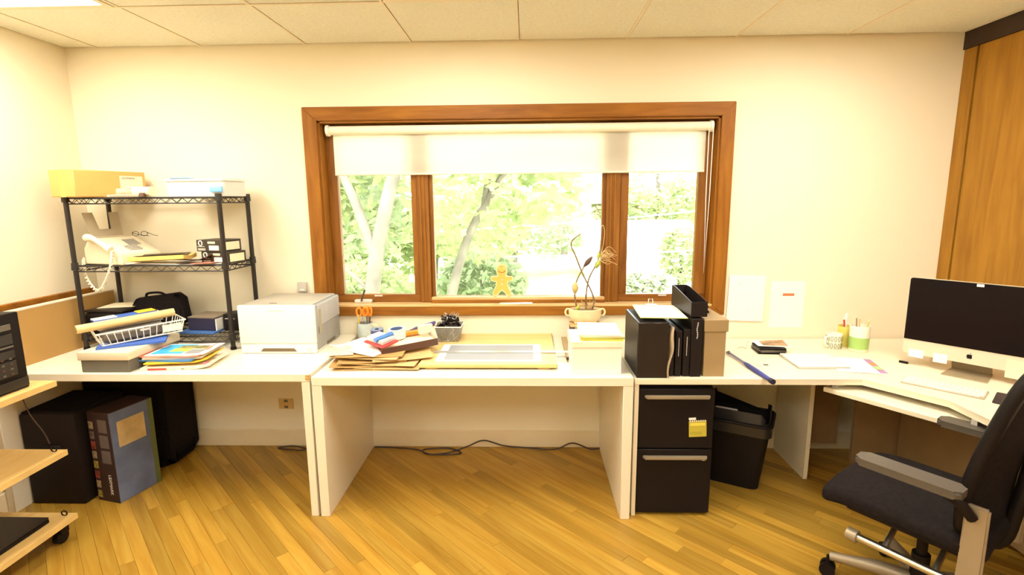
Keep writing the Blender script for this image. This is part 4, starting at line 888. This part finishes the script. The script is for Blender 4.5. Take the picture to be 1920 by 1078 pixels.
# boxes under the left desk
M_pr = [mat('fruit_print_%s' % n, c, .5, var=.6, scale=60) for n, c in (('yellow', (.36, .28, .06)), ('pale', (.30, .24, .15)), ('red', (.24, .05, .03)), ('grey', (.16, .12, .11)))]
lb = thing('software_box', 'blue printer carton with dark lettered spine under the desk', 'box', (-2.185, 2.60, 0), R(-14))
bxo('carton', mat('spine_dark', (.035, .016, .018), .5), lb, -.085, .066, -.11, .13, 0, .50, .002)
bxo('front_print', mat('blue_print', (.13, .17, .30), .4, var=.35, scale=6), lb, .066, .0675, -.108, .10, .002, .498); bxo('green_edge', mat('green_print', (.12, .15, .05), .5), lb, .066, .0675, .10, .129, .002, .498)
bxo('label_card', mat('label_tan', (.58, .44, .22), .6, var=.15, scale=20), lb, .0675, .0685, -.075, .075, .30, .44)
q = nb()
for k, c in enumerate((M_pr[0], M_pr[1], M_pr[2], M_pr[0], M_pr[1], M_pr[2], M_pr[3], M_pr[1])):
    bxo('print_block', c, lb, -.080, -.050, -.1116, -.1102, .02+.055*k, .06+.055*k)
for k in range(3): bxo('picture_block', mat('spine_grey', (.15, .12, .12), .5), lb, -.015, .045, -.1116, -.1102, .22+.085*k, .29+.085*k)
q.free()
text('LEXMARK', .026, M_paper, lb, (.020, -.1116, .100), (R(90), R(90), 0))
bb = thing('speaker_case', 'large black case standing under the left desk', 'case', (-2.46, 2.63, 0), R(0))
bxo('body', M_blackc, bb, -.155, .135, -.16, .18, 0, .50, .012, 2); bxo('top_panel', M_blackf, bb, -.145, .125, -.15, .17, .50, .506); bxo('handle', M_black, bb, -.05, .05, -.17, -.158, .30, .33, .005)
bb = thing('travel_bag', 'big black soft bag against the wall under the left desk', 'bag', (-2.30, 2.985, 0), R(0))
q = nb(); prism(q, rpoly(-.30, .18, 0, .60, .06), -.13, .13, 'Y', .05); obj('body', q, M_blackf, bb, smooth=True); q = nb(); tube(q, curve([(-.12, -.12, .57), (-.1, -.13, .64), (.02, -.13, .64), (.04, -.12, .57)], 5), .010, 8); obj('handle', q, M_blackf, bb, smooth=True)
bxo('front_pocket', M_blackf, bb, -.25, .13, -.15, -.12, .06, .38, .02, 2)

# cart on the left with computer tower
ct = thing('utility_cart', 'birch shelf cart on casters at the left edge', 'cart', (-2.395, 1.80, 0))
for z in (.775, .442, .122):
    s = bxo('shelf', M_birch, ct, -.262, .262, -.41, .41, z-.026, z, .003); bxo('edge_band', mat('birch_edge', (.80, .57, .22), .5), s, .2622, .2645, -.41, .41, z-.026, z)
for sx in (-.235, .235):
    for sy in (-.36, .36):
        q = nb(); tube(q, [(sx, sy, .03), (sx, sy, .775)], .006, 8); obj('rod', q, M_blackm, ct, smooth=True) if sx < 0 else q.free()
for sx in (-.2, .215):
    for sy in (-.36, .36):
        q = nb(); tube(q, [(sx-.012, sy, .032), (sx+.012, sy, .032)], .032, 16); cs = obj('caster', q, M_black, ct, smooth=True); bxo('caster_fork', M_black, cs, sx-.02, sx+.02, sy-.015, sy+.03, .045, .095, .003)
q = nb(); prism(q, [(-.20, .0), (-.17, .0), (.2, .63), (.17, .63)], -.262, -.258, 'X'); obj('back_brace', q, M_blackm, ct, (0, -.0, .13))
bxo('side_panel', M_boardp, ct, -.262, -.252, .05, .405, .122, .748)
for z in (.442, .122): q = nb(); tube(q, [(.225+.013*math.cos(i*math.pi/5), .385, z+.012+.012*math.sin(i*math.pi/5)) for i in range(10)], .003, 5, closed=True); obj('hook_ring', q, M_black, ct)
q = nb(); tube(q, curve([(-2.30, 2.20, .72), (-2.26, 2.19, .62), (-2.22, 2.2, .53), (-2.205, 2.205, .47)], 5), .0025, 6); tag(obj('cart_cable', q, M_cable, None), 'thin dark cable hanging behind the cart', 'cable')
pt_ = thing('computer_tower', 'black computer tower standing on the birch cart', 'computer', (-2.365, 1.96, .7755), 0)
bxo('case', M_black, pt_, -.20, .185, -.20, .175, 0, .335, .006, 2)
for k, (z0, z1, m) in enumerate(((.265, .29, M_greyb), (.205, .25, M_blackm), (.19, .198, M_greyb), (.145, .18, M_blackm), (.07, .135, M_blackm))): bxo('drive_bay', m, pt_, .185, .189, -.18, .13, z0, z1, .001)
for k in range(4):
    for j in range(2): bxo('port', M_greyb if (k+j) % 2 else M_brown, pt_, .189, .1905, .10-.035*j, .112-.035*j, .075+.022*k, .083+.022*k)
bxo('base_trim', M_blackm, pt_, .186, .190, -.19, .17, .01, .05, .001)
pw = thing('speaker', 'small black speaker on top of the computer tower', 'speaker', (-2.30, 1.99, 1.111), R(8))
bxo('cabinet', M_black, pw, -.06, .055, -.07, .07, 0, .085, .008, 2); bxo('grille', M_blackf, pw, .055, .058, -.06, .06, .01, .075)
lq = thing('laptop', 'closed black laptop on the lowest cart shelf', 'laptop', (-2.40, 1.90, .1225), 0)
bxo('base', M_black, lq, -.22, .21, -.20, .23, 0, .018, .003); bxo('lid', M_blackm, lq, -.22, .21, -.20, .23, .019, .028, .003)

# ------------------------------------------------------------------ office chair
och = thing('office_chair', 'black swivel chair with silver frame at the corner desk', 'chair', (1.50, 1.85, 0), math.atan2(.59, .81)+0)
# local: +Y = forward, +X = the sitter's right
def cushion(bm, pts_top, th): pass
q = nb(); sheet(q, .50, .50, lambda a, b: .425-.018*max(0, b-.75)**2*16+.010*math.cos((a-.5)*3)-.02*(abs(a-.5)*2)**4, 16, 16, .06); se = obj('seat', q, M_blackf, och, (0, .02, 0), smooth=True, angle=60)
mdb = se.modifiers.new('round', 'BEVEL'); mdb.width = .022; mdb.segments = 3; mdb.limit_method = 'ANGLE'; mdb.angle_limit = R(50)
bxo('seat_pan', M_black, och, -.20, .20, -.20, .20, .375, .425, .015, 2)
BP = [(.46, -.18, .19), (.52, -.178, .225), (.62, -.182, .235), (.74, -.202, .235), (.88, -.235, .23), (1.0, -.27, .215), (1.08, -.31, .18), (1.12, -.335, .13)]
def back_pt(k, a, off): z, y, w_ = BP[k]; return (w_*a, y+.045*a*a-off, z)
q = nb(); na = 12
g0 = [[q.verts.new(back_pt(k, -1+2*i/na, 0)) for i in range(na+1)] for k in range(len(BP))]; g1 = [[q.verts.new(back_pt(k, -1+2*i/na, .035)) for i in range(na+1)] for k in range(len(BP))]
for k in range(len(BP)-1):
    for i in range(na):
        q.faces.new((g0[k][i], g0[k][i+1], g0[k+1][i+1], g0[k+1][i])); q.faces.new((g1[k][i], g1[k+1][i], g1[k+1][i+1], g1[k][i+1]))
    q.faces.new((g0[k][0], g0[k+1][0], g1[k+1][0], g1[k][0])); q.faces.new((g0[k][na], g1[k][na], g1[k+1][na], g0[k+1][na]))
for i in range(na): q.faces.new((g0[0][i], g1[0][i], g1[0][i+1], g0[0][i+1])); q.faces.new((g0[-1][i], g0[-1][i+1], g1[-1][i+1], g1[-1][i]))
bk_ = obj('backrest', q, M_blackf, och, smooth=True, angle=60)
rim = [Vector(back_pt(k, -1, .017)) for k in range(len(BP))]+[Vector(back_pt(len(BP)-1, a, .017)) for a in (-.5, 0, .5)]+[Vector(back_pt(k, 1, .017)) for k in reversed(range(len(BP)))]
q = nb(); tube(q, curve(rim, 4), .021, 10); obj('back_frame', q, M_black, och, smooth=True)
q = nb(); prism(q, [(-.17, .50), (.17, .50), (.19, .66), (-.19, .66)], -.175, -.150, 'Y', .010); obj('lumbar_pad', q, M_blackf, och, smooth=True)
q = nb(); tube(q, curve([(0, -.05, .36), (0, -.20, .38), (0, -.235, .52), (0, -.26, .75)], 5), .022, 10); obj('back_support', q, M_black, och, smooth=True)
for s in (-1, 1):
    q = nb(); tube(q, curve([(s*.225, .15, .30), (s*.225, 0, .30), (s*.225, -.12, .30), (s*.232, -.175, .31)], 4), .014, 12); ft = obj('side_tube', q, M_steel, och, smooth=True)
    q = nb(); tube(q, [(s*.225, .135, .30), (s*.225, .17, .30)], .024, 16); obj('tube_collar', q, M_alu, ft, smooth=True)
    q = nb(); tube(q, [(s*.225, .17, .30), (s*.225, .1715, .30)], .017, 16); obj('tube_plug', q, M_black, ft)
    q = nb(); prism(q, [(-.225, .285), (-.165, .285), (-.160, .34), (-.160, .60), (-.222, .60)], s*.235, s*.255, 'X', .006); obj('upright', q, M_alu, och, smooth=True)
    q = nb(); prism(q, rpoly(-.045, .035, -.17, .13, .02), 0, .026, bev=.007); ar = obj('armrest', q, mat('arm_pad', (.085, .072, .058), .38), och, (s*.305, -.05 if s > 0 else 0, .64), smooth=True)
    q = nb(); tube(q, curve([(s*.262, -.185, .56), (s*.285, -.15, .61), (s*.30, -.08, .642)], 4), .016, 8); obj('arm_bracket', q, M_black, ar, smooth=True); ar.children[0].location = (-s*.305, .05 if s > 0 else 0, -.64)
    q = nb(); tube(q, [(s*.225, .05, .30), (s*.12, .05, .36)], .010, 8); obj('cross_tube', q, M_steel, och, smooth=True); q = nb(); tube(q, [(s*.225, -.10, .30), (s*.12, -.10, .36)], .010, 8); obj('cross_tube', q, M_steel, och, smooth=True)
q = nb(); tube(q, [(0,0,.09), (0,0,.22), (0,0,.221), (0,0,.38)], [.03, .03, .018, .018], 16); obj('gas_column', q, M_black, och, smooth=True)
for k in range(5):
    a = R(72*k+38); ca, sa = math.cos(a), math.sin(a)
    q = nb(); tube(q, [(0,0,.10), (.12*ca, .12*sa, .105), (.29*ca, .29*sa, .085)], [.032, .028, .018], 10); obj('base_leg', q, M_alu, och, smooth=True)
    q = nb(); px_, py_ = .295*ca, .295*sa
    for s in (-.016, .016): tube(q, [(px_-sa*(s-.009), py_+ca*(s-.009), .029), (px_-sa*(s+.009), py_+ca*(s+.009), .029)], .029, 16)
    tube(q, [(px_, py_, .03), (px_, py_, .085)], .008, 8); obj('caster', q, M_black, och, smooth=True)

# ------------------------------------------------------------------ outside
GZ = -.9
struct(obj('ground', box(nb(), -40, 40, YB+.6, 70, GZ-.2, GZ), M_grass), 'pale grass outside the window', 'ground')
q = nb(); prism(q, [(.5, 12), (30, 10), (30, 19), (2.5, 19)], GZ, GZ+.02); struct(obj('driveway', q, M_road), 'bright pale driveway outside the window', 'driveway')
def leaf_cloud(centres, n, size, seed):
    rg = random.Random(seed); vs = []; fs = []
    for i in range(n):
        cx, cy, cz, rx, ry, rz = rg.choice(centres)
        while True:
            a, b, c = rg.uniform(-1, 1), rg.uniform(-1, 1), rg.uniform(-1, 1)
            if .25 < a*a+b*b+c*c < 1: break
        p = Vector((cx+a*rx, cy+b*ry, cz+c*rz)); s = size*rg.uniform(.6, 1.4)
        u = Vector((rg.gauss(0,1), rg.gauss(0,1), rg.gauss(0,.6))).normalized(); v = u.orthogonal().normalized(); v.rotate(Matrix.Rotation(rg.uniform(0, 6.28), 3, u))
        k = len(vs); vs += [p-u*s, p+v*s*.45, p+u*s, p-v*s*.45]; fs.append((k, k+1, k+2, k+3))
    me = bpy.data.meshes.new('crown'); me.from_pydata([tuple(v) for v in vs], [], fs); return me
def tree(name, label, base, limbs, clumps, n, size, m, seed, cat='tree', grp='trees outside the window'):
    t = thing(name, label, cat, base, group=grp)
    for k, (pts, r0, r1) in enumerate(limbs):
        q = nb(); c_ = curve(pts, 6); tube(q, c_, [r0+(r1-r0)*i/(len(c_)-1) for i in range(len(c_))], 12); obj('trunk' if k == 0 else 'branch', q, M_bark, t, smooth=True)
    me = leaf_cloud(clumps, n, size, seed); me.materials.append(m); o = bpy.data.objects.new('crown', me); C.objects.link(o); o.parent = t; tag(o, kind='stuff')
    return t
tree('forked_tree', 'large forked tree just outside the left window light', (-2.05, 6.6, GZ),
     [([(0, 0, -.1), (.02, 0, .8), (.10, 0, 1.6), (.30, .05, 2.5), (.62, .1, 3.6), (.8, .2, 5)],   .115, .07), ([(.12, 0, 1.75), (-.12, .1, 2.4), (-.38, .2, 3.1), (-.5, .3, 4.4)], .07, .04), ([(.42, .06, 2.8), (.38, .1, 3.5), (.3, .2, 4.5)], .08, .04), ([(.05, 0, 1.3), (-.35, -.1, 1.7), (-.62, -.1, 1.75)], .03, .012)],
     [(-.3, .6, 3.6, 1.6, .9, .9), (.9, .8, 3.3, 1.4, .9, .8), (.2, 1.4, 2.6, 1.8, .7, .8), (-1.2, .9, 2.6, .8, .6, .9)], 2600, .10, M_leaf1, 11)
tree('leaning_tree', 'tree with a tilted trunk left of the forked tree', (-2.95, 6.9, GZ),
     [([(0, 0, -.1), (.05, 0, 1.2), (.12, 0, 2.2), (.28, 0, 3.4), (.35, 0, 5)], .10, .06), ([(.08, 0, 1.6), (.02, -.3, 2.0)], .05, .03)],
     [(0, .8, 3.5, 1.2, .8, 1.0), (.1, 1.2, 2.2, 1.2, .6, .8)], 1300, .10, M_leaf2, 12)
tree('slanting_tree', 'slender tree leaning right across the middle light', (-1.15, 8.0, GZ),
     [([(-.2, 0, -.1), (-.05, 0, .9), (.25, 0, 1.9), (.75, 0, 2.75), (1.35, 0, 3.6), (1.8, 0, 4.6)], .09, .03), ([(.5, 0, 2.4), (.62, .1, 3.2), (.6, .2, 4)], .05, .02)],
     [(.5, .8, 3.6, 1.4, .8, .8), (1.7, .6, 3.5, 1.1, .8, .7), (.2, 1.6, 2.0, 1.0, .8, .7), (1.3, 1.5, 2.6, 1.0, .8, .6)], 2000, .11, M_leaf1, 13)
spots = [('bushy_tree', 'tall green tree far behind the forked tree', -5.5, 13, 4.2, 2.3, 2600, M_leaf3), ('bushy_tree', 'bright green tree behind the left mullion', -2.6, 14, 3.6, 2.3, 2600, M_leaf1), ('bushy_tree', 'soft green tree above the gingerbread figure', -.5, 17, 4.0, 2.2, 2400, M_leaf2),
         ('bushy_tree', 'pale green tree behind the planter', 1.6, 23, 4.6, 2.6, 1500, M_leaf2), ('bushy_tree', 'wide tree seen through the right light', 5.2, 21.5, 4.4, 1.9, 2400, M_leaf1), ('bushy_tree', 'far tree at the right edge of the window', 8.3, 16.0, 3.6, 1.2, 900, M_leaf3)]
for k, (nm, lbl, x, y, h, r, n, m) in enumerate(spots):
    tree(nm, lbl, (x, y, GZ), [([(0, 0, -.1), (.1, 0, h*.4), (.0, 0, h*.8)], .16, .06)], [(0, 0, h*.62, r, r*.8, h*.36), (-r*.5, -.3, h*.4, r*.7, r*.6, h*.28), (r*.5, .2, h*.45, r*.7, r*.6, h*.3)], n, .15, m, 20+k)
for k, (lbl, x, y, r, h, n, m) in enumerate((('low shrub behind the window crank', -3.4, 10.0, 1.3, 1.2, 1300, M_leaf1), ('rounded shrub left of the gingerbread figure', -.95, 10.6, .95, 1.4, 1300, M_leaf3), ('shrub in front of the pale house', 4.2, 14.5, .6, 1.7, 800, M_leaf1), ('low hedge by the driveway', 3.0, 13.4, .8, .6, 800, M_leaf2))):
    tree('shrub', lbl, (x, y, GZ), [([(0, 0, -.05), (.05, 0, h*.3), (0, 0, h*.6)], .05, .02)], [(0, 0, h*.55, r, r*.7, h*.5)], n, .11, m, 40+k, 'shrub', 'shrubs outside the window')
hs_ = thing('house', 'pale neighbouring house beyond the driveway', 'house', (7.2, 26, GZ), R(-8))
bxo('wall', M_house, hs_, -4, 4, -2, 3, 0, 2.3); q = nb(); prism(q, [(-2.5, 2.25), (3.5, 2.25), (.5, 3.6)], -4.4, 4.4, 'X'); obj('roof', q, M_roofo, hs_)
for x in (-2.4, -.2, 2.0):
    wn = bxo('window', M_paper, hs_, x-.5, x+.5, -2.05, -2.0, .9, 1.9); bxo('pane', M_bluegrey, wn, x-.42, x+.42, -2.06, -2.05, .98, 1.82)
cp = thing('shed', 'low white roofed shed behind the planter', 'shed', (3.6, 17.8, GZ), R(6))
bxo('wall', M_roofo, cp, -1.7, 1.7, -1, 1, 0, .9); q = nb(); prism(q, [(-1.2, .9), (1.2, .9), (.0, 1.75)], -1.9, 1.9, 'X'); obj('roof', q, M_roofo, cp)
for k, (lbl, a, b) in enumerate((('upper overhead cable across the right light', (-2, 12, .85), (12, 13, 2.4)), ('lower overhead cable across the right light', (-2, 12, .25), (12, 13, 1.05)))):
    q = nb(); tube(q, [Vector(a).lerp(Vector(b), i/12)+Vector((0, 0, -.25*math.sin(math.pi*i/12))) for i in range(13)], .018, 6); tag(obj('overhead_cable', q, M_roofo, None), lbl, 'cable', 'overhead cables outside')
